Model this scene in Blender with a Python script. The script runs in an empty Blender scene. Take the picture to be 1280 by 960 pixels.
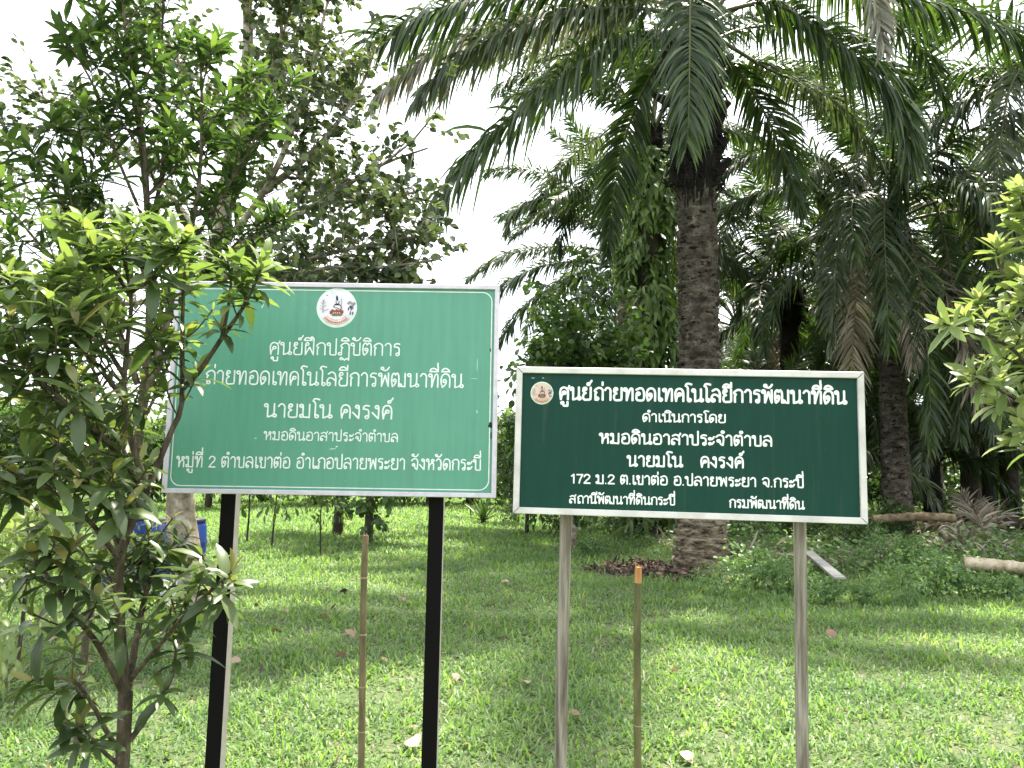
import bpy, math
import numpy as np
from mathutils import Vector, Matrix

# ------------------------------------------------------------------ camera, sky, sun, exposure
scene = bpy.context.scene
COL = scene.collection
R = math.radians
FPX, PITCH, ROLL, CAMH = 960.0, math.atan(115 / 960), R(1.2), 1.5
_s, _c = math.sin(ROLL), math.cos(ROLL)
_R0 = np.array([1, 0, 0.]); _U0 = np.array([0, -math.sin(PITCH), math.cos(PITCH)])
FWD = np.array([0, math.cos(PITCH), math.sin(PITCH)])
RIGHT = _c * _R0 + _s * _U0
UPV = -_s * _R0 + _c * _U0
cam_d = bpy.data.cameras.new('camera'); cam = bpy.data.objects.new('camera', cam_d); COL.objects.link(cam)
M = Matrix.Identity(4)
for i in range(3):
    M[i][0], M[i][1], M[i][2] = RIGHT[i], UPV[i], -FWD[i]
M[2][3] = CAMH
cam.matrix_world = M
cam_d.sensor_width = 36; cam_d.lens = 27; cam_d.clip_end = 600; cam_d.clip_start = .05
scene.camera = cam

SUN_DIR = np.array([.20, .42, 1.0]); SUN_DIR /= np.linalg.norm(SUN_DIR)
w = bpy.data.worlds.new('World'); scene.world = w; w.use_nodes = True
nt = w.node_tree; bg = nt.nodes['Background']; bg.inputs['Strength'].default_value = .106
sky = nt.nodes.new('ShaderNodeTexSky'); sky.sky_type = 'NISHITA'; sky.sun_disc = False
sky.sun_elevation = math.asin(SUN_DIR[2]); sky.sun_rotation = math.atan2(SUN_DIR[0], SUN_DIR[1])
sky.dust_density = 5; sky.air_density = 1.2; sky.ozone_density = .6
wm = nt.nodes.new('ShaderNodeMix'); wm.data_type = 'RGBA'; wm.inputs[0].default_value = .8
wtc = nt.nodes.new('ShaderNodeTexCoord'); wno = nt.nodes.new('ShaderNodeTexNoise'); wno.inputs['Scale'].default_value = 2.2
wno.inputs['Detail'].default_value = 5
wr = nt.nodes.new('ShaderNodeValToRGB')
wr.color_ramp.elements[0].position = .35; wr.color_ramp.elements[0].color = (6.2, 6.5, 6.9, 1)
wr.color_ramp.elements[1].position = .7; wr.color_ramp.elements[1].color = (8.6, 8.7, 8.8, 1)
nt.links.new(wtc.outputs['Generated'], wno.inputs['Vector']); nt.links.new(wno.outputs['Fac'], wr.inputs[0])
nt.links.new(sky.outputs[0], wm.inputs[6]); nt.links.new(wr.outputs[0], wm.inputs[7]); nt.links.new(wm.outputs[2], bg.inputs[0])
sun_d = bpy.data.lights.new('sun', 'SUN'); sun_d.energy = 4.8; sun_d.angle = R(2.2); sun_d.color = (1, .94, .80)
sun = bpy.data.objects.new('sun', sun_d); COL.objects.link(sun)
sun.rotation_euler = Vector(SUN_DIR).to_track_quat('Z', 'Y').to_euler()
sun.location = (10, 20, 50)
vs = scene.view_settings; vs.view_transform = 'Standard'; vs.look = 'None'; vs.gamma = 1; vs.use_curve_mapping = False
vs.exposure = 1.88
scene.render.engine = 'CYCLES'
cy = scene.cycles; cy.max_bounces = 7; cy.diffuse_bounces = 4; cy.glossy_bounces = 2; cy.transmission_bounces = 4
cy.use_denoising = True; cy.sample_clamp_indirect = 6; cy.caustics_reflective = False; cy.caustics_refractive = False
cy.use_adaptive_sampling = True; cy.adaptive_threshold = .015
try:
    cy.denoiser = 'OPENIMAGEDENOISE'; cy.denoising_prefilter = 'ACCURATE'
except Exception:
    pass

# ------------------------------------------------------------------ helpers
def rng(seed): return np.random.default_rng(seed)
def nrm(v): return v / np.maximum(np.linalg.norm(v, axis=-1, keepdims=True), 1e-9)
def ray(px, py):
    x, y = (px - 640) / FPX, (480 - py) / FPX
    return x * RIGHT + y * UPV + FWD
def at(px, py, Y):
    d = ray(px, py); return np.array([0, 0, CAMH]) + d * (Y / d[1])
def gnd(px, py):
    d = ray(px, py); return np.array([0, 0, CAMH]) + d * (-CAMH / d[2])
def gx(px, Y):
    """ground point seen in column px (near the horizon) at depth Y"""
    p = at(px, 600, Y); return np.array([p[0], Y, 0.])

def tag(o, label=None, cat=None, group=None, kind=None):
    if label: o['label'] = label
    if cat: o['category'] = cat
    if group: o['group'] = group
    if kind: o['kind'] = kind
    return o
def empty(name, loc, label, cat, group=None, rz=0):
    o = bpy.data.objects.new(name, None); COL.objects.link(o)
    o.location = loc; o.rotation_euler.z = rz; o.empty_display_size = .2
    return tag(o, label, cat, group)

class MB:
    """collects faces; build() links them as one mesh object"""
    def __init__(s): s.v = []; s.r = []; s.f = []; s.n = 0
    def add(s, v, f, mat=0, rnd=.5):
        v = np.asarray(v, float).reshape(-1, 3); f = np.asarray(f, np.int64)
        s.v.append(v); s.r.append(np.broadcast_to(np.asarray(rnd, float), (len(v),)))
        s.f.append((f + s.n, mat)); s.n += len(v)
    def build(s, name, mats, parent=None, smooth=True, off=None):
        me = bpy.data.meshes.new(name)
        V = np.concatenate(s.v)
        if off is not None: V = V - np.asarray(off)
        me.vertices.add(len(V)); me.vertices.foreach_set('co', V.ravel())
        nl = sum(f.size for f, _ in s.f); npoly = sum(len(f) for f, _ in s.f)
        me.loops.add(nl); me.polygons.add(npoly)
        me.loops.foreach_set('vertex_index', np.concatenate([f.ravel() for f, _ in s.f]).astype(np.int32))
        tot = np.concatenate([np.full(len(f), f.shape[1]) for f, _ in s.f]).astype(np.int32)
        me.polygons.foreach_set('loop_start', (np.cumsum(tot) - tot).astype(np.int32))
        me.polygons.foreach_set('loop_total', tot)
        me.polygons.foreach_set('material_index', np.concatenate([np.full(len(f), m) for f, m in s.f]).astype(np.int32))
        me.polygons.foreach_set('use_smooth', np.full(npoly, bool(smooth)))
        a = me.attributes.new('rnd', 'FLOAT', 'POINT'); a.data.foreach_set('value', np.concatenate(s.r).astype(np.float32))
        me.update(calc_edges=True); me.validate()
        for m in (mats if isinstance(mats, (list, tuple)) else [mats]): me.materials.append(m)
        o = bpy.data.objects.new(name, me); COL.objects.link(o)
        if parent is not None: o.parent = parent
        return o

def spline(P, n):
    P = np.asarray(P, float)
    if len(P) == 2: return P[0] + (P[1] - P[0]) * np.linspace(0, 1, n)[:, None]
    Q = np.vstack([2 * P[0] - P[1], P, 2 * P[-1] - P[-2]])
    d = np.concatenate([[0], np.cumsum(np.linalg.norm(np.diff(P, axis=0), axis=1))])
    t = np.linspace(0, d[-1], n); k = np.clip(np.searchsorted(d, t, side='right') - 1, 0, len(P) - 2)
    u = ((t - d[k]) / np.maximum(d[k + 1] - d[k], 1e-9))[:, None]
    a, b, c, e = Q[k], Q[k + 1], Q[k + 2], Q[k + 3]
    return .5 * (2 * b + (c - a) * u + (2 * a - 5 * b + 4 * c - e) * u ** 2 + (3 * b - a - 3 * c + e) * u ** 3)

def tube(mb, P, r, sides=8, mat=0, rnd=.5, cap=True, wob=0, rg=None):
    P = np.asarray(P, float); n = len(P); r = np.broadcast_to(np.asarray(r, float), (n,))
    T = nrm(np.gradient(P, axis=0))
    ref = np.array([0, 0, 1.]) if abs(T[:, 2]).mean() < .8 else np.array([1., 0, 0])
    A = nrm(np.cross(T, ref)); B = np.cross(A, T)
    th = np.arange(sides) * 2 * math.pi / sides
    rr = r[:, None] * np.ones(sides)
    if wob and rg is not None: rr = rr * (1 + wob * rg.normal(size=rr.shape))
    V = P[:, None] + rr[..., None] * (np.cos(th)[None, :, None] * A[:, None] + np.sin(th)[None, :, None] * B[:, None])
    i = np.arange(n - 1)[:, None] * sides; j = np.arange(sides)[None]; k = (j + 1) % sides
    F = np.stack([i + j, i + k, i + sides + k, i + sides + j], -1).reshape(-1, 4)
    b = mb.n
    mb.add(V, F, mat, rnd)
    if cap:
        for end in (0, n - 1):
            c = np.vstack([V[end], P[end]])
            f = np.stack([np.arange(sides), (np.arange(sides) + 1) % sides, np.full(sides, sides)], 1)
            mb.add(c, f if end else f[:, ::-1], mat, rnd)

def box(mb, c, d, mat=0, rot=None, rnd=.5, bev=0):
    s = np.array([[x, y, z] for x in (-1, 1) for y in (-1, 1) for z in (-1, 1)]) * np.asarray(d) / 2
    if rot is not None: s = s @ np.asarray(rot).T
    mb.add(s + np.asarray(c), [[0, 1, 3, 2], [4, 6, 7, 5], [0, 4, 5, 1], [2, 3, 7, 6], [0, 2, 6, 4], [1, 5, 7, 3]], mat, rnd)

# leaf template: across x, along y, normal z
def template(st, wf, fold):
    st = np.asarray(st, float); wd = np.asarray(wf, float)
    rows = [np.stack([x * wd, st, fold * abs(x) * wd * np.ones_like(st)], 1) for x in (-1, 0, 1)]
    V = np.stack(rows, 1).reshape(-1, 3); n = len(st)
    F = [[i * 3 + j, i * 3 + j + 1, i * 3 + j + 4, i * 3 + j + 3] for i in range(n - 1) for j in (0, 1)]
    return V, np.array(F)
LANCE = template([0, .12, .4, .7, .9, 1], [.03, .09, .17, .16, .08, .005], .35)
ROUND = template([0, .15, .45, .78, 1], [.04, .24, .36, .25, .01], .25)
BLADE3 = template([0, .35, .75, 1], [.05, .1, .07, .004], .3)

def leaves(mb, P, D, N, L, tpl=LANCE, wide=1.0, curl=.25, mat=0, rnd=None, rg=None):
    P = np.atleast_2d(P); n = len(P)
    if n == 0: return
    D = nrm(np.atleast_2d(D)); N = np.broadcast_to(N, P.shape)
    X = nrm(np.cross(D, N)); Z = np.cross(X, D)
    L = np.broadcast_to(np.asarray(L, float), (n,)); curl = np.broadcast_to(np.asarray(curl, float), (n,))
    V, F = tpl
    z = V[None, :, 2] * wide - curl[:, None] * V[None, :, 1] ** 2
    y = V[None, :, 1] * (1 - .25 * np.abs(curl[:, None]) * V[None, :, 1])
    W = P[:, None] + L[:, None, None] * (wide * V[None, :, 0, None] * X[:, None] + y[..., None] * D[:, None] + z[..., None] * Z[:, None])
    idx = F[None] + (np.arange(n) * len(V))[:, None, None]
    rg = rg or rng(n)
    rn = rg.random(n) if rnd is None else np.broadcast_to(rnd, (n,))
    mb.add(W.reshape(-1, 3), idx.reshape(-1, 4), mat, np.repeat(rn, len(V)))

def rand_dir(rg, n): return nrm(rg.normal(size=(n, 3)))

# ------------------------------------------------------------------ materials
def nodes(name):
    m = bpy.data.materials.new(name); m.use_nodes = True
    t = m.node_tree; b = t.nodes['Principled BSDF']
    return m, t, b
def noise_fac(t, scale, detail=4, vec='Object', stretch=None, rough=.6):
    n = t.nodes.new('ShaderNodeTexNoise'); n.inputs['Scale'].default_value = scale; n.inputs['Detail'].default_value = detail
    n.inputs['Roughness'].default_value = rough
    if vec == 'Position':
        g = t.nodes.new('ShaderNodeNewGeometry'); o = g.outputs['Position']
    else:
        g = t.nodes.new('ShaderNodeTexCoord'); o = g.outputs[vec]
    if stretch:
        mp = t.nodes.new('ShaderNodeMapping'); mp.inputs['Scale'].default_value = stretch
        t.links.new(o, mp.inputs['Vector']); o = mp.outputs[0]
    t.links.new(o, n.inputs['Vector']); return n.outputs['Fac']
def ramp(t, fac, stops):
    r = t.nodes.new('ShaderNodeValToRGB'); cr = r.color_ramp
    while len(cr.elements) < len(stops): cr.elements.new(.5)
    for e, (p, c) in zip(cr.elements, stops): e.position = p; e.color = (*c, 1)
    t.links.new(fac, r.inputs[0]); return r.outputs[0]
def mixc(t, a, b, fac):
    m = t.nodes.new('ShaderNodeMix'); m.data_type = 'RGBA'
    for s, v in ((m.inputs[6], a), (m.inputs[7], b)):
        if hasattr(v, 'links'): t.links.new(v, s)
        else: s.default_value = (*v, 1)
    if hasattr(fac, 'links'): t.links.new(fac, m.inputs[0])
    else: m.inputs[0].default_value = fac
    return m.outputs[2]
def bump(t, b, fac, strength, dist=.01):
    n = t.nodes.new('ShaderNodeBump'); n.inputs['Strength'].default_value = strength; n.inputs['Distance'].default_value = dist
    t.links.new(fac, n.inputs['Height']); t.links.new(n.outputs[0], b.inputs['Normal'])
def leaf_mat(name, stops, trans=.4, rough=.42, tint=(1.25, 1.35, .55), patch=None, spec=.5, spots=None):
    m, t, b = nodes(name)
    a = t.nodes.new('ShaderNodeAttribute'); a.attribute_name = 'rnd'
    c = ramp(t, a.outputs['Fac'], stops)
    if patch:
        c = mixc(t, c, patch[1], ramp(t, noise_fac(t, patch[0], 3, 'Position'), [(.48, (0, 0, 0)), (.68, (patch[2],) * 3)]))
    if spots:
        c = mixc(t, c, spots[1], ramp(t, noise_fac(t, spots[0], 4, 'Position', None, .7), [(.60, (0, 0, 0)), (.68, (spots[2],) * 3)]))
    t.links.new(c, b.inputs['Base Color']); b.inputs['Roughness'].default_value = rough
    b.inputs['Specular IOR Level'].default_value = spec
    tr = t.nodes.new('ShaderNodeBsdfTranslucent')
    mu = t.nodes.new('ShaderNodeMix'); mu.data_type = 'RGBA'; mu.blend_type = 'MULTIPLY'; mu.inputs[0].default_value = 1
    t.links.new(c, mu.inputs[6]); mu.inputs[7].default_value = (*tint, 1); t.links.new(mu.outputs[2], tr.inputs[0])
    ms = t.nodes.new('ShaderNodeMixShader'); ms.inputs[0].default_value = trans
    t.links.new(b.outputs[0], ms.inputs[1]); t.links.new(tr.outputs[0], ms.inputs[2])
    t.links.new(ms.outputs[0], t.nodes['Material Output'].inputs['Surface'])
    return m
def noisy(name, stops, scale, detail=5, rough=.8, stretch=None, bmp=0, bd=.01, vec='Object', spec=.3):
    m, t, b = nodes(name); f = noise_fac(t, scale, detail, vec, stretch)
    t.links.new(ramp(t, f, stops), b.inputs['Base Color']); b.inputs['Roughness'].default_value = rough
    b.inputs['Specular IOR Level'].default_value = spec
    if bmp: bump(t, b, f, bmp, bd)
    return m
def plain(name, col, rough=.6, metal=0, spec=.4):
    m, t, b = nodes(name); c = ramp(t, noise_fac(t, 35, 4), [(.3, tuple(x * .86 for x in col)), (.7, tuple(min(1, x * 1.1) for x in col))])
    t.links.new(c, b.inputs['Base Color']); b.inputs['Roughness'].default_value = rough; b.inputs['Metallic'].default_value = metal
    b.inputs['Specular IOR Level'].default_value = spec
    return m

MT = {}
MT['grass'] = leaf_mat('grass_blades', [(0, (.085, .15, .055)), (.5, (.155, .255, .085)), (.9, (.25, .36, .12)), (1, (.34, .33, .19))], .52, .5, (1.25, 1.35, .62), (.55, (.09, .175, .065), .7), spots=(1.7, (.21, .22, .10), .3))
MT['soil'] = noisy('lawn_soil', [(.3, (.045, .065, .026)), (.55, (.075, .095, .04)), (.8, (.16, .135, .085))], 2.6, 9, .95, vec='Position')
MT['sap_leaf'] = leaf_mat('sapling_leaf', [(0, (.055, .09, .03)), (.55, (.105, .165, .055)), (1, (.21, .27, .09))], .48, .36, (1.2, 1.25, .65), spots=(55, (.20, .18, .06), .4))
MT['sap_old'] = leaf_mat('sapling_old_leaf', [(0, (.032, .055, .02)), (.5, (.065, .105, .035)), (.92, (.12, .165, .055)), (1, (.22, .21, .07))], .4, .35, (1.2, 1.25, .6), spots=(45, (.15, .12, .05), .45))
MT['tall_leaf'] = leaf_mat('tall_shrub_leaf', [(0, (.03, .056, .022)), (.7, (.06, .105, .034)), (1, (.13, .19, .05))], .42, .36, (1.2, 1.3, .6))
MT['young_leaf'] = leaf_mat('young_leaf', [(0, (.13, .19, .06)), (.6, (.22, .285, .10)), (1, (.34, .385, .17))], .42, .38, (1.12, 1.15, .72))
MT['round_leaf'] = leaf_mat('round_tree_leaf', [(0, (.045, .068, .036)), (.7, (.09, .125, .06)), (1, (.17, .22, .085))], .4, .38, (1.2, 1.25, .65))
MT['bush_leaf'] = leaf_mat('bush_leaf', [(0, (.035, .07, .022)), (.6, (.07, .13, .036)), (1, (.15, .22, .06))], .4, .42, (1.2, 1.3, .6))
MT['far_leaf'] = leaf_mat('far_leaf', [(0, (.05, .09, .03)), (.6, (.095, .155, .05)), (1, (.18, .25, .08))], .4, .5, (1.2, 1.25, .6))
MT['weed'] = leaf_mat('weed_leaf', [(0, (.07, .14, .05)), (.6, (.13, .225, .08)), (1, (.25, .35, .14))], .42, .45, (1.2, 1.25, .65))
MT['fern'] = leaf_mat('fern_leaf', [(0, (.065, .12, .032)), (.6, (.125, .20, .055)), (1, (.23, .31, .095))], .42, .45, (1.2, 1.3, .6))
MT['frond'] = leaf_mat('palm_leaflet', [(0, (.024, .045, .017)), (.6, (.040, .072, .025)), (1, (.075, .115, .036))], .38, .4, (1.3, 1.45, .5), None, .45)
MT['frond_grey'] = leaf_mat('palm_leaflet_greyish', [(0, (.045, .066, .036)), (.6, (.072, .098, .054)), (1, (.13, .15, .085))], .36, .4, (1.2, 1.3, .55), None, .5)
MT['frond_pale'] = leaf_mat('palm_leaflet_toplit_withered', [(0, (.16, .16, .125)), (.6, (.23, .225, .18)), (1, (.34, .33, .265))], .3, .55, (1.05, 1.02, .85))  # shared by a withered frond tip and a frond painted as top-lit
MT['frond_dead'] = leaf_mat('palm_leaflet_dead', [(0, (.12, .10, .07)), (.6, (.25, .215, .16)), (1, (.42, .38, .30))], .2, .7, (1.1, 1.02, .75))
MT['rachis'] = noisy('frond_stalk', [(.3, (.06, .07, .03)), (.7, (.12, .125, .055))], 6, 3, .5)
MT['rachis_dry'] = noisy('dry_frond_stalk', [(.3, (.13, .095, .06)), (.7, (.27, .21, .14))], 6, 3, .8)
def palm_bark():
    m, t, b = nodes('palm_trunk_bark')
    c = ramp(t, noise_fac(t, 4, 10, 'Object', (1.1, 1.1, 1.5), .72), [(.30, (.018, .015, .012)), (.45, (.065, .054, .042)), (.58, (.13, .113, .088)), (.72, (.25, .225, .18))])
    c = mixc(t, c, (.006, .005, .004), ramp(t, noise_fac(t, 6, 9, 'Object', (.8, .8, 2.2), .74), [(.53, (0, 0, 0)), (.58, (.92,) * 3)]))
    c = mixc(t, c, (.30, .27, .215), ramp(t, noise_fac(t, 4.5, 9, 'Object', (1.2, 1.2, 1.5), .75), [(.58, (0, 0, 0)), (.64, (.75,) * 3)]))
    t.links.new(c, b.inputs['Base Color']); b.inputs['Roughness'].default_value = .95; b.inputs['Specular IOR Level'].default_value = .15
    bump(t, b, noise_fac(t, 8, 10, 'Object', (1, 1, 2.2), .75), 1, .08); return m
MT['palm_base'] = noisy('palm_trunk_base', [(.36, (.02, .015, .010)), (.46, (.11, .085, .058)), (.57, (.23, .19, .135)), (.75, (.38, .33, .245))], 5, 12, .92, (1.3, 1.3, 4), 1, .08)
MT['palm_trunk'] = palm_bark()
MT['trunk_black'] = noisy('palm_black_fibre', [(.3, (.004, .0035, .003)), (.6, (.012, .010, .008)), (.8, (.04, .032, .024))], 11, 9, .95, (1, 1, .5), 1, .06)
MT['bark_red'] = noisy('sapling_bark', [(.3, (.024, .019, .013)), (.5, (.070, .054, .036)), (.62, (.12, .10, .07)), (.8, (.24, .21, .165))], 48, 9, .85, (1, 1, .3), .8, .006)
MT['bark_lichen'] = noisy('lichen_bark', [(.3, (.07, .06, .04)), (.5, (.2, .17, .12)), (.62, (.38, .36, .29)), (.8, (.13, .12, .07))], 7, 7, .9, None, .5, .01)
MT['bark_dark'] = noisy('dark_bark', [(.3, (.018, .016, .012)), (.7, (.07, .058, .042))], 5, 6, .95, None, .5, .02)
MT['twig_grey'] = noisy('grey_twig', [(.3, (.10, .09, .075)), (.7, (.23, .21, .18))], 20, 4, .85)
MT['dry_leaf'] = leaf_mat('dry_leaf', [(0, (.15, .085, .055)), (.5, (.25, .165, .12)), (1, (.40, .30, .235))], .2, .75, (1.1, .95, .7), spots=(60, (.16, .09, .06), .6))
MT['litter'] = leaf_mat('brown_litter', [(0, (.03, .018, .013)), (.6, (.085, .05, .034)), (1, (.22, .15, .10))], .05, .85, (1, .9, .7))
MT['log'] = noisy('pale_log', [(.3, (.14, .11, .07)), (.45, (.36, .30, .20)), (.58, (.48, .42, .30)), (.8, (.58, .53, .41))], 9, 9, .85, None, .7, .015)
MT['plank'] = noisy('bleached_plank', [(.3, (.22, .21, .19)), (.7, (.45, .44, .41))], 12, 8, .85, (.3, 1, 1), .4, .005)
MT['brownlog'] = noisy('brown_log', [(.3, (.06, .042, .026)), (.5, (.17, .125, .075)), (.75, (.33, .26, .17))], 9, 9, .88, None, .7, .02)
MT['bamboo'] = noisy('bamboo_skin', [(.3, (.035, .042, .016)), (.5, (.095, .095, .036)), (.64, (.17, .15, .07)), (.8, (.26, .23, .13))], 30, 8, .5, (1, 1, .16))
MT['bamboo_brown'] = noisy('bamboo_aged', [(.3, (.045, .034, .02)), (.5, (.12, .095, .048)), (.64, (.19, .155, .085)), (.8, (.30, .26, .17))], 30, 8, .55, (1, 1, .16))
MT['bamboo_oldcut'] = plain('bamboo_old_cut', (.20, .14, .08), .8)
MT['bamboo_cut'] = noisy('bamboo_cut_end', [(.3, (.34, .15, .05)), (.7, (.55, .30, .13))], 25, 5, .8, (3, 3, .5))
MT['bamboo_ring'] = plain('bamboo_node', (.30, .25, .17), .7)
MT['pole'] = noisy('weathered_pole', [(.30, (.075, .064, .048)), (.48, (.175, .155, .122)), (.60, (.28, .255, .21)), (.78, (.38, .355, .31))], 55, 9, .9, (1, 1, .07), .5, .004)
MT['barrel'] = plain('blue_plastic', (.012, .035, .17), .38, spec=.5)
MT['barrel_dark'] = plain('dark_plastic', (.008, .01, .016), .5)
MT['rag'] = plain('white_rag', (.6, .62, .62), .9)
MT['pvc'] = plain('white_pvc', (.66, .66, .62), .5)
MT['frame_lilac'] = plain('aluminium_pale', (.57, .53, .60), .38, .0)
MT['frame_cream'] = noisy('aluminium_cream', [(.3, (.48, .465, .435)), (.55, (.62, .605, .585)), (.75, (.66, .65, .635))], 11, 7, .45, None, 0)
MT['rubber'] = plain('dark_joint', (.012, .012, .011), .8)
MT['post_black'] = plain('black_painted_steel', (.003, .0028, .0025), .6, spec=.1)
MT['post_lit_side'] = plain('black_steel_sunlit', (.22, .21, .19), .5)  # sunlight on the post flank, put into the colour
def board_mat(name, c0, c1, fade, rough):
    m, t, b = nodes(name)
    f = noise_fac(t, 5, 6, 'Object', (9, 1, .7)); c = ramp(t, f, [(.3, c0), (.7, c1)])
    c = mixc(t, c, fade, ramp(t, noise_fac(t, 2.3, 5), [(.45, (0, 0, 0)), (.75, (.35,) * 3)]))
    c = mixc(t, c, tuple(min(1, x * 2.2 + .05) for x in c1), ramp(t, noise_fac(t, 70, 3), [(.70, (0, 0, 0)), (.80, (.4,) * 3)]))
    t.links.new(c, b.inputs['Base Color']); b.inputs['Roughness'].default_value = rough
    b.inputs['Specular IOR Level'].default_value = .45 if rough < .5 else .2
    c = mixc(t, c, (.10, .11, .075), ramp(t, noise_fac(t, 3.2, 7, 'Object', (6, 1, .35), .7), [(.56, (0, 0, 0)), (.78, (.28,) * 3)]))
    t.links.new(c, b.inputs['Base Color'])
    bump(t, b, noise_fac(t, 2.2, 2), .12, .02)
    return m
MT['board_green'] = board_mat('faded_green_vinyl', (.070, .25, .168), (.088, .29, .198), (.115, .325, .235), .42)
MT['board_dark'] = board_mat('dark_green_vinyl', (.0022, .036, .024), (.003, .044, .030), (.0042, .052, .037), .55)
MT['white_letter'] = plain('white_lettering', (.70, .76, .73), .6)
MT['white_bold'] = plain('bright_white_lettering', (.80, .82, .80), .6)
MT['em_white'] = plain('emblem_white', (.70, .68, .74), .6)
MT['em_pink'] = plain('emblem_cream', (.58, .46, .38), .6)
MT['em_mint'] = plain('emblem_rim', (.62, .78, .68), .6)
MT['em_dark'] = plain('emblem_ink', (.03, .03, .045), .7)
MT['em_grey'] = plain('emblem_grey_ink', (.30, .28, .33), .7)
MT['em_red'] = plain('emblem_red', (.28, .06, .045), .7)
MT['em_olive'] = plain('emblem_olive', (.17, .15, .07), .7)
MT['em_orange'] = plain('emblem_orange', (.62, .30, .18), .7)
MT['em_brown'] = plain('emblem_brown', (.18, .11, .07), .7)
MT['scratch'] = plain('exposed_backing', (.42, .60, .53), .7)

# ------------------------------------------------------------------ setting: ground
def ground_h(x, y):
    """gentle rise under the plantation at the back right"""
    return .28 * np.clip((x - 1.5) / 3, 0, 1) * np.clip((y - 11) / 5, 0, 1) + .03 * np.sin(x * .9 + 1) * np.sin(y * .7) * np.clip((y - 4) / 3, 0, 1)
mb = MB()
gxs = np.concatenate([[-220, -120, -60], np.linspace(-32, 32, 97), [60, 120, 220]]); gys = np.concatenate([[-120, -40, -10], np.linspace(0, 48, 73), [60, 90, 150, 300]])
GX, GY = np.meshgrid(gxs, gys); GZ = ground_h(GX, GY)
nx, ny = len(gxs), len(gys); ii = (np.arange(ny - 1)[:, None] * nx + np.arange(nx - 1)[None])
mb.add(np.stack([GX, GY, GZ], -1), np.stack([ii, ii + 1, ii + nx + 1, ii + nx], -1).reshape(-1, 4))
tag(mb.build('ground', MT['soil']), kind='structure')

def gz(p): return float(ground_h(p[0], p[1]))

# grass: broad short blades, one mass
def make_grass():
    rg = rng(3); mb = MB(); n = 680000
    u = rg.random(n); y0, y1 = 3.0, 58.0
    Y = (math.sqrt(y0) + u * (math.sqrt(y1) - math.sqrt(y0))) ** 2
    X = (rg.random(n) * 2 - 1) * (.78 * Y + 1.6)
    # tufts and thin spots
    cl = np.sin(X * 2.1 + np.sin(Y * 1.7) * 2) * np.sin(Y * 2.4 + np.cos(X * 1.3) * 2) + .7 * np.sin(X * 6.3 + Y * 2) * np.sin(Y * 5.9 - X)
    keep = rg.random(n) < np.clip(.78 + .22 * cl, .25, 1)
    bare = np.ones(n)
    for bx, by, br in [(*gnd(900, 925)[:2], .30), (*gnd(880, 945)[:2], .22), (*gnd(1215, 945)[:2], .30), (*gnd(1255, 935)[:2], .2), (*gnd(700, 935)[:2], .14), (*gnd(200, 915)[:2], .2), (*gnd(480, 925)[:2], .13), (*gnd(780, 940)[:2], .15), (*gnd(930, 770)[:2], .35), (*gnd(1050, 790)[:2], .3), (*gnd(90, 770)[:2], .5)]:
        bare = np.minimum(bare, np.clip((np.hypot(X - bx, (Y - by)) / (br * .6)) ** 2, .2, 1))
    keep &= rg.random(n) < bare
    trunkhole = (np.hypot(X - 3.13, Y - 12.5) < .62)
    litter = (((X - 1.9) / 1.0) ** 2 + ((Y - 12.7) / 1.0) ** 2 < 1) & (rg.random(n) < .8)
    rough_ = (X > 3.2) & (Y > 12.8) & (rg.random(n) < .5)
    keep &= ~(trunkhole | litter | rough_)
    X, Y, cl = X[keep], Y[keep], cl[keep]; n = len(X)
    sc = np.clip((Y / 6) ** .45, .85, 2.6)
    L = (.05 + .075 * rg.random(n) ** 1.7) * sc * (1 + .22 * cl)
    W = (.0042 + .0045 * rg.random(n)) * sc * (1 + .5 * np.clip((Y - 10) / 15, 0, 1))
    az = rg.random(n) * 2 * math.pi; tilt = R(18) + R(62) * rg.random(n)
    d = np.stack([np.cos(az) * np.sin(tilt), np.sin(az) * np.sin(tilt), np.cos(tilt)], 1)
    side = np.stack([-np.sin(az), np.cos(az), np.zeros(n)], 1)
    b = np.stack([X, Y, ground_h(X, Y) - .004], 1)
    bend = (rg.random(n) * .5 + .1)[:, None] * np.array([0, 0, -1.])
    m_ = b + d * (L * .55)[:, None]; tp = b + d * L[:, None] + bend * L[:, None] * .6
    tp[:, 2] = np.maximum(tp[:, 2], b[:, 2] + .006)
    sw = side * W[:, None]
    V = np.stack([b - sw * .7, b + sw * .7, m_ + sw, m_ - sw, tp], 1)
    o = (np.arange(n) * 5)[:, None]
    rnd = np.clip(rg.beta(2.2, 2.2, n) + (rg.random(n) < .03) * .6, 0, 1)
    mb.add(V.reshape(-1, 3), o + np.array([[0, 1, 2, 3]]), 0, np.repeat(rnd, 5))
    k = mb.n
    mb.f.append((o + np.array([[3, 2, 4]]), 0))
    tag(mb.build('grass', MT['grass'], smooth=False), 'short broad bladed green lawn grass covering the ground', kind='stuff')
make_grass()

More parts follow.
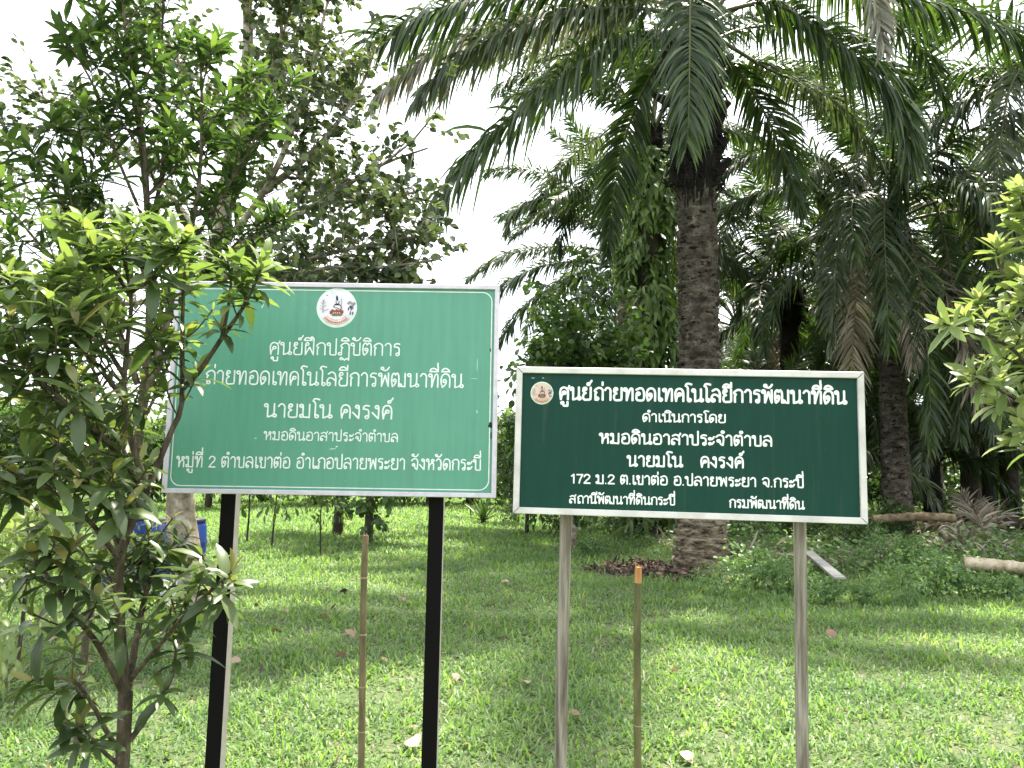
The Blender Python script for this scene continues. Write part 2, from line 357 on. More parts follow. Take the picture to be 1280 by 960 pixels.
# ------------------------------------------------------------------ palms
CZ = np.array([0, 0, 1.])
def frond(mb, rb, P, seed, leafL=.85, n=80, droop=.9, width=.03, start=.2, mat=0, rmat=1, sideref=None, rr=.045, ruffle=.4):
    rg = rng(seed); S = spline(P, 40); T = nrm(np.gradient(S, axis=0)); t = np.linspace(0, 1, 40)
    tube(rb, S, rr * (1 - .88 * t ** .7), 6, 0, .5)
    n = int(n * 1.45); droop *= 1.25; width *= .85; leafL *= 1.08
    tt = np.repeat(np.linspace(start, .995, n), 2) + rg.normal(size=2 * n) * .003
    tt = np.clip(tt, 0, 1); sg = np.tile([-1., 1.], n)
    pos = np.stack([np.interp(tt, t, S[:, k]) for k in range(3)], 1)
    tan = nrm(np.stack([np.interp(tt, t, T[:, k]) for k in range(3)], 1))
    ref = CZ if sideref is None else np.asarray(sideref, float)
    side = nrm(np.cross(tan, ref) + 1e-6); up = np.cross(side, tan)
    fa = R(28) + R(38) * tt ** 2
    lift = rg.normal(size=2 * n) * ruffle + .18
    D = nrm(side * (sg * np.cos(fa))[:, None] + tan * np.sin(fa)[:, None] + up * lift[:, None])
    x = np.clip((tt - start) / (1 - start), 0, 1)
    L = leafL * np.clip(.35 + 1.5 * x ** .8, 0, 1) * np.clip(1.15 - .75 * x ** 2.5, .2, 1) * (1 + .12 * rg.normal(size=2 * n))
    L *= np.where(rg.random(2 * n) < .06, rg.random(2 * n) * .4 + .4, 1); L = np.maximum(L, .3 * leafL)
    K = 5; W = np.array([.35, 1, 1, .75, .4, .03]) * width
    dr = droop * (1 + .25 * rg.normal(size=2 * n))
    pts = [pos]; d = D
    for k in range(K):
        d = nrm(D + np.array([0, 0, -1.]) * (dr * ((k + .5) / K) ** 1.1 * 1.6)[:, None])
        pts.append(pts[-1] + d * (L / K)[:, None])
    pts = np.stack(pts, 1)
    dd = nrm(np.gradient(pts, axis=1))
    wn = nrm(tan + .35 * rand_dir(rg, 2 * n))
    wv = nrm(wn[:, None] - dd * np.sum(wn[:, None] * dd, -1, keepdims=True))
    V = np.stack([pts - wv * W[None, :, None], pts + wv * W[None, :, None]], 2).reshape(2 * n, -1, 3)
    f = np.array([[2 * k, 2 * k + 1, 2 * k + 3, 2 * k + 2] for k in range(K)])
    idx = f[None] + (np.arange(2 * n) * V.shape[1])[:, None, None]
    mb.add(V.reshape(-1, 3), idx.reshape(-1, 4), mat, np.repeat(rg.random(2 * n), V.shape[1]))

def arch(L, e0, e1, n=9, sweep=0):
    """frond axis in the local xz plane, elevation falling from e0 to e1 (degrees)"""
    P = [np.zeros(3)]; az = 0
    for i in range(n):
        e = R(e0 + (e1 - e0) * ((i + .5) / n) ** 1.15); az = R(sweep) * (i / n) ** 1.5
        P.append(P[-1] + L / n * np.array([math.cos(e) * math.cos(az), math.cos(e) * math.sin(az), math.sin(e)]))
    return np.array(P)
LIB = []
def lib_mesh(i, *a, mats=('frond', 'rachis'), **k):
    mb, rb = MB(), MB(); frond(mb, rb, arch(*a), 100 + i, **k)
    o, q = rb.build('frond', [MT[mats[1]]]), mb.build('leaflets', [MT[mats[0]]]); me = (o.data, q.data)
    bpy.data.objects.remove(o); bpy.data.objects.remove(q); return me
LIB = [lib_mesh(0, 4.6, 84, 35, n=70, droop=.35, leafL=.75),
       lib_mesh(1, 5.4, 70, -25, 9, 12, n=75, droop=.7),
       lib_mesh(2, 5.6, 48, -55, 9, -10, n=75, droop=.9),
       lib_mesh(3, 5.4, 22, -75, 9, 14, n=75, droop=1.0),
       lib_mesh(4, 5.0, -10, -86, 9, 8, n=70, droop=.9),
       lib_mesh(5, 4.6, -45, -88, 9, 0, n=60, droop=.7, mats=('frond_dead', 'rachis_dry')),
       lib_mesh(6, 5.6, 40, -62, 9, 20, n=75, droop=1.0, mats=('frond_grey', 'rachis'))]

def palm_trunk(root, base, h, r0, r1, seed, mats=('palm_trunk', 'trunk_black'), flare=.5, black=.16, lean=(0, 0)):
    if flare > .6: black = .32
    rg = rng(seed); mb = MB(); fine = flare > .6; nz, ns = int(h / (.025 if fine else .07)), (72 if fine else 28)
    z = np.linspace(0, h, nz); t = z / h
    prof = r1 + (r0 - r1) * (1 - t) ** 1.2 + flare * r0 * np.exp(-z / .55) * .55
    th = np.arange(ns) * 2 * math.pi / ns
    # leaf-base scars: staggered bands with ragged lips
    scar = np.zeros((nz, ns))
    for i in range(nz):
        ph = z[i] * 8.5 + .6 * np.sin(th * 3 + z[i] * 2) + .35 * np.sin(th * 5 - z[i] * 4)
        fr = ph - np.floor(ph); scar[i] = .055 * fr ** 3 * (.6 + .4 * np.sin(th * 7 + np.floor(ph) * 2.3)) - .02 * (fr > .93)
    if fine:
        row = np.floor(z / .15)[:, None]; v = (z[:, None] / .15) % 1; jt = .12 * np.sin(row * 12.9) + .1 * np.sin(th[None] * 4 + row * 3.1)
        u = ((th[None] * 9 / (2 * math.pi) + .5 * row + jt) % 1) * 2 - 1
        amp = .6 + .4 * np.sin(row * 7.3 + np.floor(th[None] * 9 / 6.2832) * 2.7)
        scar = .085 * amp * np.clip(1 - u ** 2, 0, 1) ** .6 * np.clip(1.15 * v - .1, 0, 1) ** .8 * np.clip((1 - v) / .14, 0, 1) - .012
    lump = .018 * np.sin(th[None] * 2 + z[:, None] * 1.3) + (.016 if fine else .02) * rg.normal(size=(nz, ns))
    rr = prof[:, None] * (1 + lump) + scar
    blk = np.clip((t - (1 - black)) / .08, 0, 1)
    rr = rr + (blk * .06)[:, None] + (blk[:, None] * (.035 if fine else .055)) * rg.normal(size=(nz, ns))
    if flare > .6:
        zz_ = z[:, None] + .05 * np.sin(th[None] * 2 + 1) + .03 * np.sin(th[None] * 5)
        rr = rr + .035 * np.clip(1 - z / 1.3, 0, 1)[:, None] * (((zz_ * 6.5) % 1) ** 2 - .4)
    cx = base[0] + lean[0] * t ** 1.5; cy = base[1] + lean[1] * t ** 1.5
    V = np.stack([cx[:, None] + rr * np.cos(th), cy[:, None] + rr * np.sin(th), base[2] - .05 + z[:, None] * np.ones(ns)], -1)
    i = np.arange(nz - 1)[:, None] * ns; j = np.arange(ns)[None]; k = (j + 1) % ns
    F = np.stack([i + j, i + k, i + ns + k, i + ns + j], -1)
    cutj = ((1 - black) * nz + (3 if fine else 1) * (3.2 * np.sin(np.arange(ns) * (.74 if fine else 1.9) + seed) + 2.6 * rg.normal(size=ns))).astype(int)
    isb = np.arange(nz - 1)[:, None] >= cutj[None]
    low = int(1.05 / .025) if fine else 0
    o_ = mb.n; Fl, Bl = F[low:].reshape(-1, 4), isb[low:].ravel(); mb.add(V, Fl[~Bl], 0); mb.f.append((Fl[Bl] + o_, 1))
    if low: mb.f.append((F[:low].reshape(-1, 4) + o_, 2))
    return mb.build('trunk', [MT[mats[0]], MT[mats[1]], MT['palm_base']], root, off=base)

def leaf_bases(root, base, h, r, seed, n=34, lean=(0, 0)):
    """cut frond stubs left round the trunk below the crown"""
    rg = rng(seed); mb = MB()
    if 9 < h < 9.2: n = 76
    for i in range(n):
        a = i * 2.4 + rg.random() * .3; zz = h - .1 - (2.7 if h > 9 and h < 9.2 else 1.25) * i / n; e = R(20 + 45 * rg.random()); L = .15 + .34 * rg.random() ** 1.5
        d = np.array([math.cos(a), math.sin(a), 0])
        p0 = np.array([base[0] + lean[0], base[1] + lean[1], base[2] + zz]) + d * r * .8
        p1 = p0 + d * L * math.cos(e) + CZ * L * math.sin(e)
        tube(mb, spline([p0, (p0 + p1) / 2 - CZ * .05, p1], 5), [.11, .10, .085, .07, .06], 6, 0, rg.random())
        for _ in range(9):
            q = p0 + d * .12 * rg.random() + rand_dir(rg, 1)[0] * .14; d2 = nrm(d + rand_dir(rg, 1)[0] * .8)
            tube(mb, [q, q + d2 * .10 + CZ * .04 * rg.normal(), q + d2 * .16 - CZ * (.02 + .16 * rg.random())], [.02, .012, .004], 4, 0)
    return mb.build('old_leaf_bases', [MT['trunk_black']], root, smooth=False, off=base)

def put_frond(root, me, top, az, scale=1, tilt=0):
    o = bpy.data.objects.new('frond', me[0]); COL.objects.link(o); o.parent = root
    q = bpy.data.objects.new('leaflets', me[1]); COL.objects.link(q); q.parent = o
    o.location = top; o.rotation_euler = (tilt, 0, az); o.scale = (scale,) * 3
    return o

def palm(px, Y, h, seed, label, group, r=.30, nf=26, dead=3, custom=(), skip=None, trunkmats=('palm_trunk', 'trunk_black'), scale=1.0, base=None, lean=(0, 0), bases=True, flare=.5):
    rg = rng(seed); b = gx(px, Y) if base is None else np.asarray(base, float); b[2] = gz(b)
    root = empty('oil_palm', b, label, 'palm tree', group)
    palm_trunk(root, b, h, r, r * .86, seed, trunkmats, flare, lean=lean)
    if bases: leaf_bases(root, b, h, r, seed + 1, lean=lean)
    order = [0, 0, 0, 0, 1, 1, 1, 1, 1, 2, 6, 2, 6, 1, 2, 6, 2, 3, 3, 6, 3, 3, 3, 4, 4, 4, 4, 3, 4]
    for i in range(nf):
        k = order[min(i, len(order) - 1)]; az = i * 2.39996 + seed + rg.normal() * .12
        if skip and skip(az % (2 * math.pi), k): continue
        put_frond(root, LIB[k], (lean[0] + .12 * math.cos(az), lean[1] + .12 * math.sin(az), h - .1 - .02 * i), az, scale * (.9 + .2 * rg.random()), rg.normal() * .12)
    for i in range(dead):
        az = rg.random() * 6.28; put_frond(root, LIB[5], (lean[0] + .2 * math.cos(az), lean[1] + .2 * math.sin(az), h - .7), az, scale * (.85 + .2 * rg.random()), rg.normal() * .1)
    for P, kw in custom:
        kw = dict(kw); mats = kw.pop('mats', ('frond', 'rachis')); mb, rb = MB(), MB()
        frond(mb, rb, np.array(P), kw.pop('seed', 5), **kw)
        o = rb.build('frond', [MT[mats[1]]], root, off=b); mb.build('leaflets', [MT[mats[0]]], o, off=b)
        if mats[0] == 'frond_pale': o['label'] = 'pale frond'
    return root

def PP(*a): return [at(*q) for q in a]
G_ = ('frond_grey', 'rachis')
main_fronds = [
    (PP((885, 15, 12.5), (800, -28, 12), (700, -22, 11.6), (590, -2, 11.3), (500, 32, 11.1), (451, 66, 11), (430, 112, 11)), dict(seed=11, leafL=1.2, n=115, droop=1.3, start=.12)),
    (PP((885, 15, 12.5), (800, 0, 13), (728, 8, 13.3), (637, 28, 13.6), (550, 59, 13.8), (490, 103, 13.9), (466, 128, 13.9)), dict(seed=12, leafL=1.05, n=110, droop=1.5, start=.2, mats=('frond_pale', 'rachis_dry'), ruffle=.2)),  # light from above put into the pale leaflet colour
    (PP((882, 40, 12.4), (800, 45, 11.8), (740, 71, 11.4), (677, 115, 11.1), (598, 186, 10.8), (556, 243, 10.7), (532, 278, 10.7)), dict(seed=13, leafL=1.25, n=120, droop=1.25, start=.08, ruffle=.3)),
    (PP((865, 60, 12.6), (832, 70, 13), (803, 115, 13.4), (780, 178, 13.6), (766, 250, 13.7), (758, 318, 13.7)), dict(seed=14, leafL=.75, n=90, droop=.6, start=.15, sideref=(0, -1, .3))),
    (PP((880, 0, 12.2), (869, -45, 11.4), (863, -5, 10.7), (862, 70, 10.35), (861, 135, 10.2), (859, 182, 10.15)), dict(seed=15, leafL=.98, n=100, droop=.8, start=.2, width=.024, sideref=(0, -1, .5), ruffle=.25)),
    (PP((900, 15, 12.5), (958, 4, 12.2), (1010, 26, 12), (1057, 60, 11.8), (1105, 105, 11.6), (1130, 150, 11.5), (1138, 195, 11.5)), dict(seed=16, leafL=1.2, n=110, droop=1.2, start=.12)),
    (PP((895, 0, 12.3), (1000, -100, 11), (1070, -70, 10.4), (1092, -8, 10.15), (1105, 60, 10.1)), dict(seed=17, leafL=.62, n=80, droop=.5, start=.3, mats=('frond_pale', 'rachis_dry'), sideref=(0, -1, .4))),
    (PP((895, 0, 12.5), (1000, -75, 12.5), (1130, -8, 12.3), (1216, 18, 12.2), (1280, 50, 12.1), (1345, 105, 12)), dict(seed=18, leafL=1.0, n=100, droop=1.1, start=.25)),
    (PP((895, 60, 12.6), (927, 95, 13), (955, 140, 13.3), (980, 195, 13.5), (1000, 260, 13.6)), dict(seed=19, leafL=.9, n=80, droop=.8, start=.12)),
    (PP((900, 50, 12.8), (958, 85, 13.8), (1010, 108, 14.5), (1060, 140, 14.8), (1095, 200, 15)), dict(seed=20, leafL=.9, n=75, droop=1.1, start=.2, mats=G_)),
    (PP((890, 30, 12.6), (985, -20, 13.4), (1080, 0, 14), (1150, 60, 14.3), (1185, 130, 14.4)), dict(seed=21, leafL=.95, n=85, droop=1.0, start=.2)),
    (PP((885, 25, 12.4), (790, 10, 11.9), (700, 18, 11.5), (620, 45, 11.3), (560, 85, 11.2), (520, 125, 11.2)), dict(seed=23, leafL=1.0, n=90, droop=1.3, start=.2, mats=G_)),
    (PP((880, 20, 12.6), (790, -10, 13.6), (735, 40, 14.5), (690, 95, 15), (650, 120, 15.2)), dict(seed=22, leafL=.85, n=75, droop=1.0, start=.25, mats=G_)),
]
OILPALM = 'oil palms of the plantation'
main_base = gx(880, 12.5)
main_base[0] = at(877, 700, 12.5)[0]
top_lean = at(872, 150, 12.5)[0] - main_base[0]
palm(0, 0, 9.1, 4, 'big oil palm with thick scarred trunk standing right behind the dark green sign', OILPALM, r=.345, nf=13, dead=0, custom=main_fronds,
     skip=lambda az, k: k >= 3 or (k == 2 and 3.4 < az < 6.0), base=main_base, lean=(top_lean - .05, 0), flare=.85)

off = [
    (PP((1400, 60, 14.3), (1320, 75, 15), (1255, 102, 15.4), (1200, 132, 15.6), (1160, 165, 15.7), (1132, 215, 15.8), (1122, 270, 15.8)), dict(seed=31, leafL=1.0, n=90, droop=1.1, start=.25)),
    (PP((1400, 60, 14.3), (1320, 55, 14.6), (1270, 95, 14.7), (1252, 165, 14.7), (1246, 240, 14.7), (1244, 335, 14.7)), dict(seed=32, leafL=.8, n=75, droop=.6, start=.25, mats=G_, sideref=(0, -1, .3))),
]
palm(1440, 14.3, 8.6, 9, 'oil palm whose fronds reach in from beyond the right edge of the photo', OILPALM, r=.3, nf=16, dead=1, custom=off)
palm(1120, 18, 7.9, 21, 'dark oil palm with a skirt of hanging fronds, right of the dark sign', OILPALM, r=.3, nf=29, dead=5,
     custom=[(PP((1120, 260, 18), (1090, 250, 17.3), (1074, 330, 16.9), (1066, 430, 16.8), (1062, 545, 16.8)), dict(seed=41, leafL=.8, droop=.6, sideref=(0, -1, .2), mats=('frond_dead', 'rachis_dry'))),
             (PP((1130, 260, 18), (1165, 250, 17.3), (1186, 330, 16.9), (1196, 430, 16.7), (1200, 550, 16.7)), dict(seed=42, leafL=.85, droop=.6, sideref=(0, -1, .2))),
             (PP((1120, 260, 18), (1130, 270, 17), (1150, 350, 16.4), (1160, 450, 16.3), (1165, 560, 16.3)), dict(seed=43, leafL=.85, droop=.6, sideref=(0, -1, .2))),
             (PP((1125, 230, 17.5), (1170, 190, 16.5), (1215, 230, 15.9), (1232, 330, 15.7), (1240, 440, 15.6), (1243, 540, 15.6)), dict(seed=44, leafL=.95, droop=.8, sideref=(.3, -1, .3))),
             (PP((1115, 230, 17.5), (1085, 190, 16.8), (1060, 240, 16.3), (1046, 330, 16), (1040, 430, 16)), dict(seed=45, leafL=.95, droop=.8, mats=G_)),
             (PP((1120, 240, 17.5), (1110, 200, 16.5), (1105, 260, 15.9), (1108, 360, 15.7), (1112, 440, 15.7)), dict(seed=46, leafL=.85, droop=.7, sideref=(0, -1, .3))),
             (PP((1125, 240, 17.5), (1150, 210, 16.6), (1190, 215, 16), (1225, 262, 15.6), (1250, 340, 15.5)), dict(seed=47, leafL=1.0, droop=1.1, mats=G_))])
palm(990, 23, 7.2, 33, 'smaller oil palm with dark trunk seen just above the middle of the dark sign', OILPALM, r=.3, nf=27, dead=2, trunkmats=('trunk_black', 'trunk_black'),
     custom=[(PP((990, 330, 23), (950, 250, 22), (920, 265, 21.5), (895, 320, 21), (885, 390, 21), (880, 440, 21)), dict(seed=51, leafL=.9, droop=.9, mats=G_)),
             (PP((990, 330, 23), (1010, 250, 22.5), (1040, 250, 22), (1058, 300, 21.6), (1062, 350, 21.5)), dict(seed=52, leafL=.9, droop=.9))])
palm(783, 24, 8.4, 47, 'hazy oil palm spreading pale fronds into the sky gap left of the big palm', OILPALM, r=.3, nf=27, dead=1, trunkmats=('bark_dark', 'trunk_black'),
     custom=[(PP((783, 310, 24), (740, 262, 23.5), (690, 245, 23), (645, 262, 22.8), (632, 290, 22.8)), dict(seed=61, leafL=.9, droop=1.0, mats=G_)),
             (PP((783, 320, 24), (720, 308, 23.5), (660, 312, 23), (610, 330, 22.8), (585, 350, 22.7)), dict(seed=62, leafL=.85, droop=.8, mats=G_)),
             (PP((783, 340, 24), (730, 345, 23.2), (680, 365, 23), (645, 395, 22.8), (625, 430, 22.8)), dict(seed=63, leafL=.9, droop=1.0)),
             (PP((783, 290, 24), (772, 270, 22), (763, 340, 21), (757, 400, 20.8), (752, 460, 20.8)), dict(seed=64, leafL=.6, droop=.5, sideref=(0, -1, .3)))])
for q in [(1213, 25, 8.0, 55, 'oil palm with bare black trunk above the dead frond heap', .28),
          (1262, 23, 7.6, 58, 'oil palm with slim dark trunk at the right edge beyond the pale log', .25),
          (1050, 33, 8.4, 61, 'far oil palm between the dark skirted palm and the small one', .3),
          (925, 36, 9.0, 66, 'far oil palm half hidden behind the trunk of the big palm', .3),
          (1170, 38, 8.6, 71, 'far oil palm in the gloom behind the skirted palm', .3),
          (1330, 33, 8.5, 77, 'far oil palm beyond the right sapling', .3),
          (850, 45, 9.5, 83, 'farthest oil palm seen through the gap beside the creeper covered trunk', .3),
          (1010, 48, 9.5, 87, 'farthest oil palm seen over the small palm crown', .3)]:
    palm(q[0], q[1], q[2], q[3], q[4], OILPALM, r=q[5], nf=29, dead=2, trunkmats=('bark_dark', 'trunk_black'), bases=False)

for q in [(945, 21, 1.6, 101, 'trunkless young oil palm right of the big palm trunk', .9), (1062, 24, 2.6, 103, 'young oil palm filling the dark gap above the corner of the dark sign', 1.0),
          (1165, 22.5, 2.2, 107, 'young oil palm with low fronds beside the skirted palm', .9), (1015, 29, 3.4, 109, 'young oil palm behind the small palm with dark trunk', 1.0),
          (1235, 29, 3.0, 113, 'young oil palm deep in the shade between the slim trunks', 1.0), (1310, 21, 2.4, 127, 'young oil palm at the right edge behind the bright sapling', .95),
          (895, 30, 3.2, 131, 'young oil palm peeping out beside the big palm trunk', 1.0), (1115, 31, 3.6, 137, 'young oil palm far behind the skirted palm', 1.0), (850, 21, 1.0, 139, 'dark low oil palm seedling left of the big palm base', .6)]:
    palm(q[0], q[1], q[2], q[3], q[4], 'young oil palms between the old trunks', r=.24, nf=19, dead=0, trunkmats=('trunk_black', 'trunk_black'), bases=False, scale=q[5])

# creeper-covered palm trunk
b = gx(812, 18.5); b[2] = gz(b)
root = palm(812, 18.5, 10.2, 91, 'tall oil palm trunk wrapped in hanging yellow green ferns and creepers', OILPALM, r=.3, nf=20, dead=0, bases=False, trunkmats=('bark_dark', 'trunk_black'))
rg = rng(92); mb = MB()
n = 620; z = rg.random(n) * 9.2 + .3; a = rg.random(n) * 6.283
for zi, ai in zip(z, a):
    rr = .32 + .30 * rg.random() + .22 * math.sin(zi * 2.1 + ai * 2)
    p = b + np.array([rr * math.cos(ai), rr * math.sin(ai), zi]); out = np.array([math.cos(ai), math.sin(ai), .1])
    m = 9; d = nrm(out[None] * .7 + rng(int(zi * 1e5)).normal(size=(m, 3)) * .4 + np.array([0, 0, -.75]))
    leaves(mb, p + rg.normal(size=(m, 3)) * .09, d, nrm(out[None] + CZ * .6 + rg.normal(size=(m, 3)) * .3), .22 + .2 * rg.random(m), BLADE3, 1.4, .45, rg=rg)
mb.build('climbing_ferns', [MT['fern']], root, off=b)

# ------------------------------------------------------------------ broadleaf trees and shrubs
def branch(mb, P, r0, r1, n=14, sides=8, wob=.05, rg=None):
    S = spline(P, n); tube(mb, S, np.linspace(r0, r1, n), sides, 0, .5, True, wob, rg); return S

def rosette(mb, p, ax, L, k, rg, mat=0, back=.10, tpl=LANCE, wide=1.0, spread=(18, 105), curl=.28, young=0):
    ax = ax / np.linalg.norm(ax)
    u = nrm(np.cross(ax, [.3, .9, .2])); v = np.cross(ax, u)
    i = np.arange(k); ph = i * 2.39996 + rg.random() * 6
    th = R(spread[0]) + (R(spread[1]) - R(spread[0])) * (i / max(k - 1, 1)) ** .8 + rg.normal(size=k) * .12
    rad = np.cos(ph)[:, None] * u + np.sin(ph)[:, None] * v
    D = np.cos(th)[:, None] * ax + np.sin(th)[:, None] * rad
    D[:, 2] -= .10
    N = nrm(np.sin(th)[:, None] * ax - np.cos(th)[:, None] * rad + .12 * rg.normal(size=(k, 3)) + CZ * .3)
    P = p - ax * (back * i / k)[:, None]
    ll = L * (.55 + .45 * np.minimum(1, i / (.4 * k))) * np.clip(1 + .24 * rg.normal(size=k), .45, 1.5)
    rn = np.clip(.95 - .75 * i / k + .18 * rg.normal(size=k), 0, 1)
    leaves(mb, P, D, N, ll, tpl, wide, curl + .12 * rg.normal(size=k), mat, rn, rg)

def stem_leaves(mb, S, f0, step, L, rg, mat=0, wide=1.0, curl=.3, tpl=LANCE, up=.35):
    d = np.concatenate([[0], np.cumsum(np.linalg.norm(np.diff(S, axis=0), axis=1))])
    ts = np.arange(d[-1] * f0, d[-1], step); n = len(ts)
    if n == 0: return
    P = np.stack([np.interp(ts, d, S[:, k]) for k in range(3)], 1); T = nrm(np.gradient(S, axis=0))
    T = nrm(np.stack([np.interp(ts, d, T[:, k]) for k in range(3)], 1))
    ph = np.arange(n) * 2.39996 + rg.random() * 6
    u = nrm(np.cross(T, [.3, .9, .2])); v = np.cross(T, u)
    rad = np.cos(ph)[:, None] * u + np.sin(ph)[:, None] * v
    D = rad + T * (up + .3 * rg.normal(size=n))[:, None] + .2 * rg.normal(size=(n, 3)); D[:, 2] -= .1
    N = nrm(T - .3 * rad + CZ * .5 + .3 * rg.normal(size=(n, 3)))
    leaves(mb, P, D, N, L * (.75 + .4 * rg.random(n)), tpl, wide, curl + .15 * rg.normal(size=n), mat, rg.random(n) * .8, rg)

def grow(mb, lb, S, r, rg, nt, Lt, leafL, k=11, f0=.3, mat=0, old=None, upb=.55, spread=(18, 105), curl=.28, wide=1.0, toward=None):
    """side twigs with a rosette at each tip, off a main stem S"""
    n = len(S); T = nrm(np.gradient(S, axis=0))
    for q in range(nt):
        t = f0 + (1 - f0) * (q + rg.random()) / nt; i = min(n - 2, int(t * (n - 1))); p = S[i]
        o = rand_dir(rg, 1)[0]; o -= T[i] * (o @ T[i]); o = nrm(o); o = nrm(o + np.array([0, 0, upb]) + .5 * T[i])
        L = Lt * (.55 + .7 * rg.random()) * (1.15 - .5 * t)
        e = p + o * L + CZ * .12 * L
        tw = spline([p, p + o * L * .5 - CZ * .03 * L, e], 7)
        tube(mb, tw, np.linspace(r * (1 - .6 * t) * .5, .0028, 7), 5, 0, .5)
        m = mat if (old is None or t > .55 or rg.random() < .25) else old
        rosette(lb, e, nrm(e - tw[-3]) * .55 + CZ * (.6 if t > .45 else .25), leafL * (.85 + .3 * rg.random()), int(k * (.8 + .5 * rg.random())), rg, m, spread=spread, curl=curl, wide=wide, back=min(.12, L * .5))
        if L > .16: stem_leaves(lb, tw, .35, .05, leafL * .85, rg, m, wide, curl)

# -- front sapling, left (in front of the green sign)
def front_sapling():
    rg = rng(201); Y = 2.3; b = at(151, 960, Y); b = np.array([b[0] - .03, b[1], 0.])
    root = empty('leafy_sapling', b, 'slender sapling with glossy leaf whorls growing in front of the faded green sign', 'young tree', 'glossy leaved saplings round the signs')
    tb, lb = MB(), MB()
    def st(pts, r0, r1, n=20): return branch(tb, PP(*pts), r0, r1, n, 8, .04, rg)
    tr = branch(tb, [b - CZ * .05] + PP((152, 958, Y), (157, 865, Y)), .022, .019, 10, 10, .07, rg)
    A = st([(157, 865, Y), (150, 780, Y), (150, 700, Y), (170, 640, Y), (184, 612, Y - .02)], .0165, .0125)
    A1 = st([(184, 612, Y - .02), (164, 550, Y - .05), (155, 489, Y - .08), (160, 420, Y - .1), (164, 372, Y - .1), (150, 300, Y - .12)], .011, .004)
    A2 = st([(184, 612, Y - .02), (215, 537, Y - .02), (227, 504, Y), (228, 404, Y), (232, 318, Y)], .0105, .004)
    A3 = st([(229, 485, Y), (252, 460, Y - .05), (277, 423, Y - .1), (308, 377, Y - .15), (330, 326, Y - .18)], .009, .0035)
    A4 = st([(164, 372, Y - .1), (140, 335, Y - .1), (112, 308, Y - .08), (100, 290, Y - .1)], .007, .003)
    A5 = st([(277, 423, Y - .1), (286, 380, Y - .12), (291, 325, Y - .14)], .006, .003)
    A6 = st([(165, 365, Y - .1), (200, 340, Y - .14), (232, 296, Y - .18)], .006, .003)
    B = st([(160, 858, Y), (172, 790, Y + .1), (186, 730, Y + .15), (205, 690, Y + .15)], .0125, .006)
    C1 = st([(163, 850, Y), (205, 800, Y - .1), (240, 760, Y - .2), (290, 715, Y - .3)], .0075, .0035)
    C2 = st([(163, 925, Y), (195, 880, Y), (215, 845, Y), (222, 790, Y)], .009, .003)
    Dm = st([(156, 870, Y), (125, 810, Y - .1), (90, 765, Y - .2), (70, 735, Y - .25), (45, 700, Y - .3)], .011, .004)
    E1 = st([(152, 945, Y), (128, 905, Y - .15), (118, 885, Y - .2), (90, 850, Y - .25), (40, 850, Y - .25)], .008, .003)
    E2 = st([(152, 958, Y), (130, 940, Y - .1), (100, 905, Y - .2)], .007, .003)
    F1 = st([(184, 620, Y), (150, 570, Y - .15), (100, 520, Y - .25), (45, 470, Y - .3), (25, 440, Y - .3)], .010, .004)
    F2 = st([(150, 700, Y), (110, 650, Y - .2), (60, 610, Y - .3), (20, 590, Y - .3)], .009, .003)
    F3 = st([(156, 500, Y - .08), (115, 450, Y - .18), (66, 405, Y - .25), (40, 375, Y - .25)], .008, .003)
    F4 = st([(155, 470, Y - .1), (120, 410, Y - .05), (100, 360, Y), (95, 340, Y)], .007, .003)
    F5 = st([(150, 690, Y), (120, 600, Y + .1), (90, 540, Y + .2), (60, 500, Y + .2)], .009, .003)
    LL = .095
    for S, n, lt, old, f0 in [(A1, 8, .17, 0, .2), (A2, 8, .16, 0, .25), (A3, 3, .07, 0, .45), (A4, 4, .12, 0, .2), (A5, 2, .06, 0, .4), (A6, 4, .12, 0, .3),
                              (B, 7, .2, 1, .3), (C1, 5, .13, 1, .35), (C2, 3, .12, 1, .4), (Dm, 6, .16, 1, .4), (E1, 4, .1, 1, .5), (E2, 2, .08, 1, .5),
                              (F1, 12, .2, 1, .2), (F2, 12, .2, 1, .2), (F3, 8, .17, 0, .3), (F4, 6, .16, 0, .2), (F5, 12, .2, 1, .15), (A, 7, .2, 1, .35)]:
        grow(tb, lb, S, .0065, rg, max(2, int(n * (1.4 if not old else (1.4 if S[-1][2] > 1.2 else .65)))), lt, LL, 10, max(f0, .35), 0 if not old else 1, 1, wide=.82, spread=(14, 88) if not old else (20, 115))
        if S is not A:
            T = S[-1] - S[-3]; rosette(lb, S[-1], nrm(T) + CZ * .5, LL * 1.08, 14, rg, 0 if not old else 1, .1, wide=.82, spread=(12, 90))
        stem_leaves(lb, S, max(f0, .65), .055, LL * .85, rg, 1 if old else 0, .82)
    tb.build('trunk', [MT['bark_red']], root, off=b)
    lb.build('crown', [MT['sap_leaf'], MT['sap_old']], root, off=b)
front_sapling()

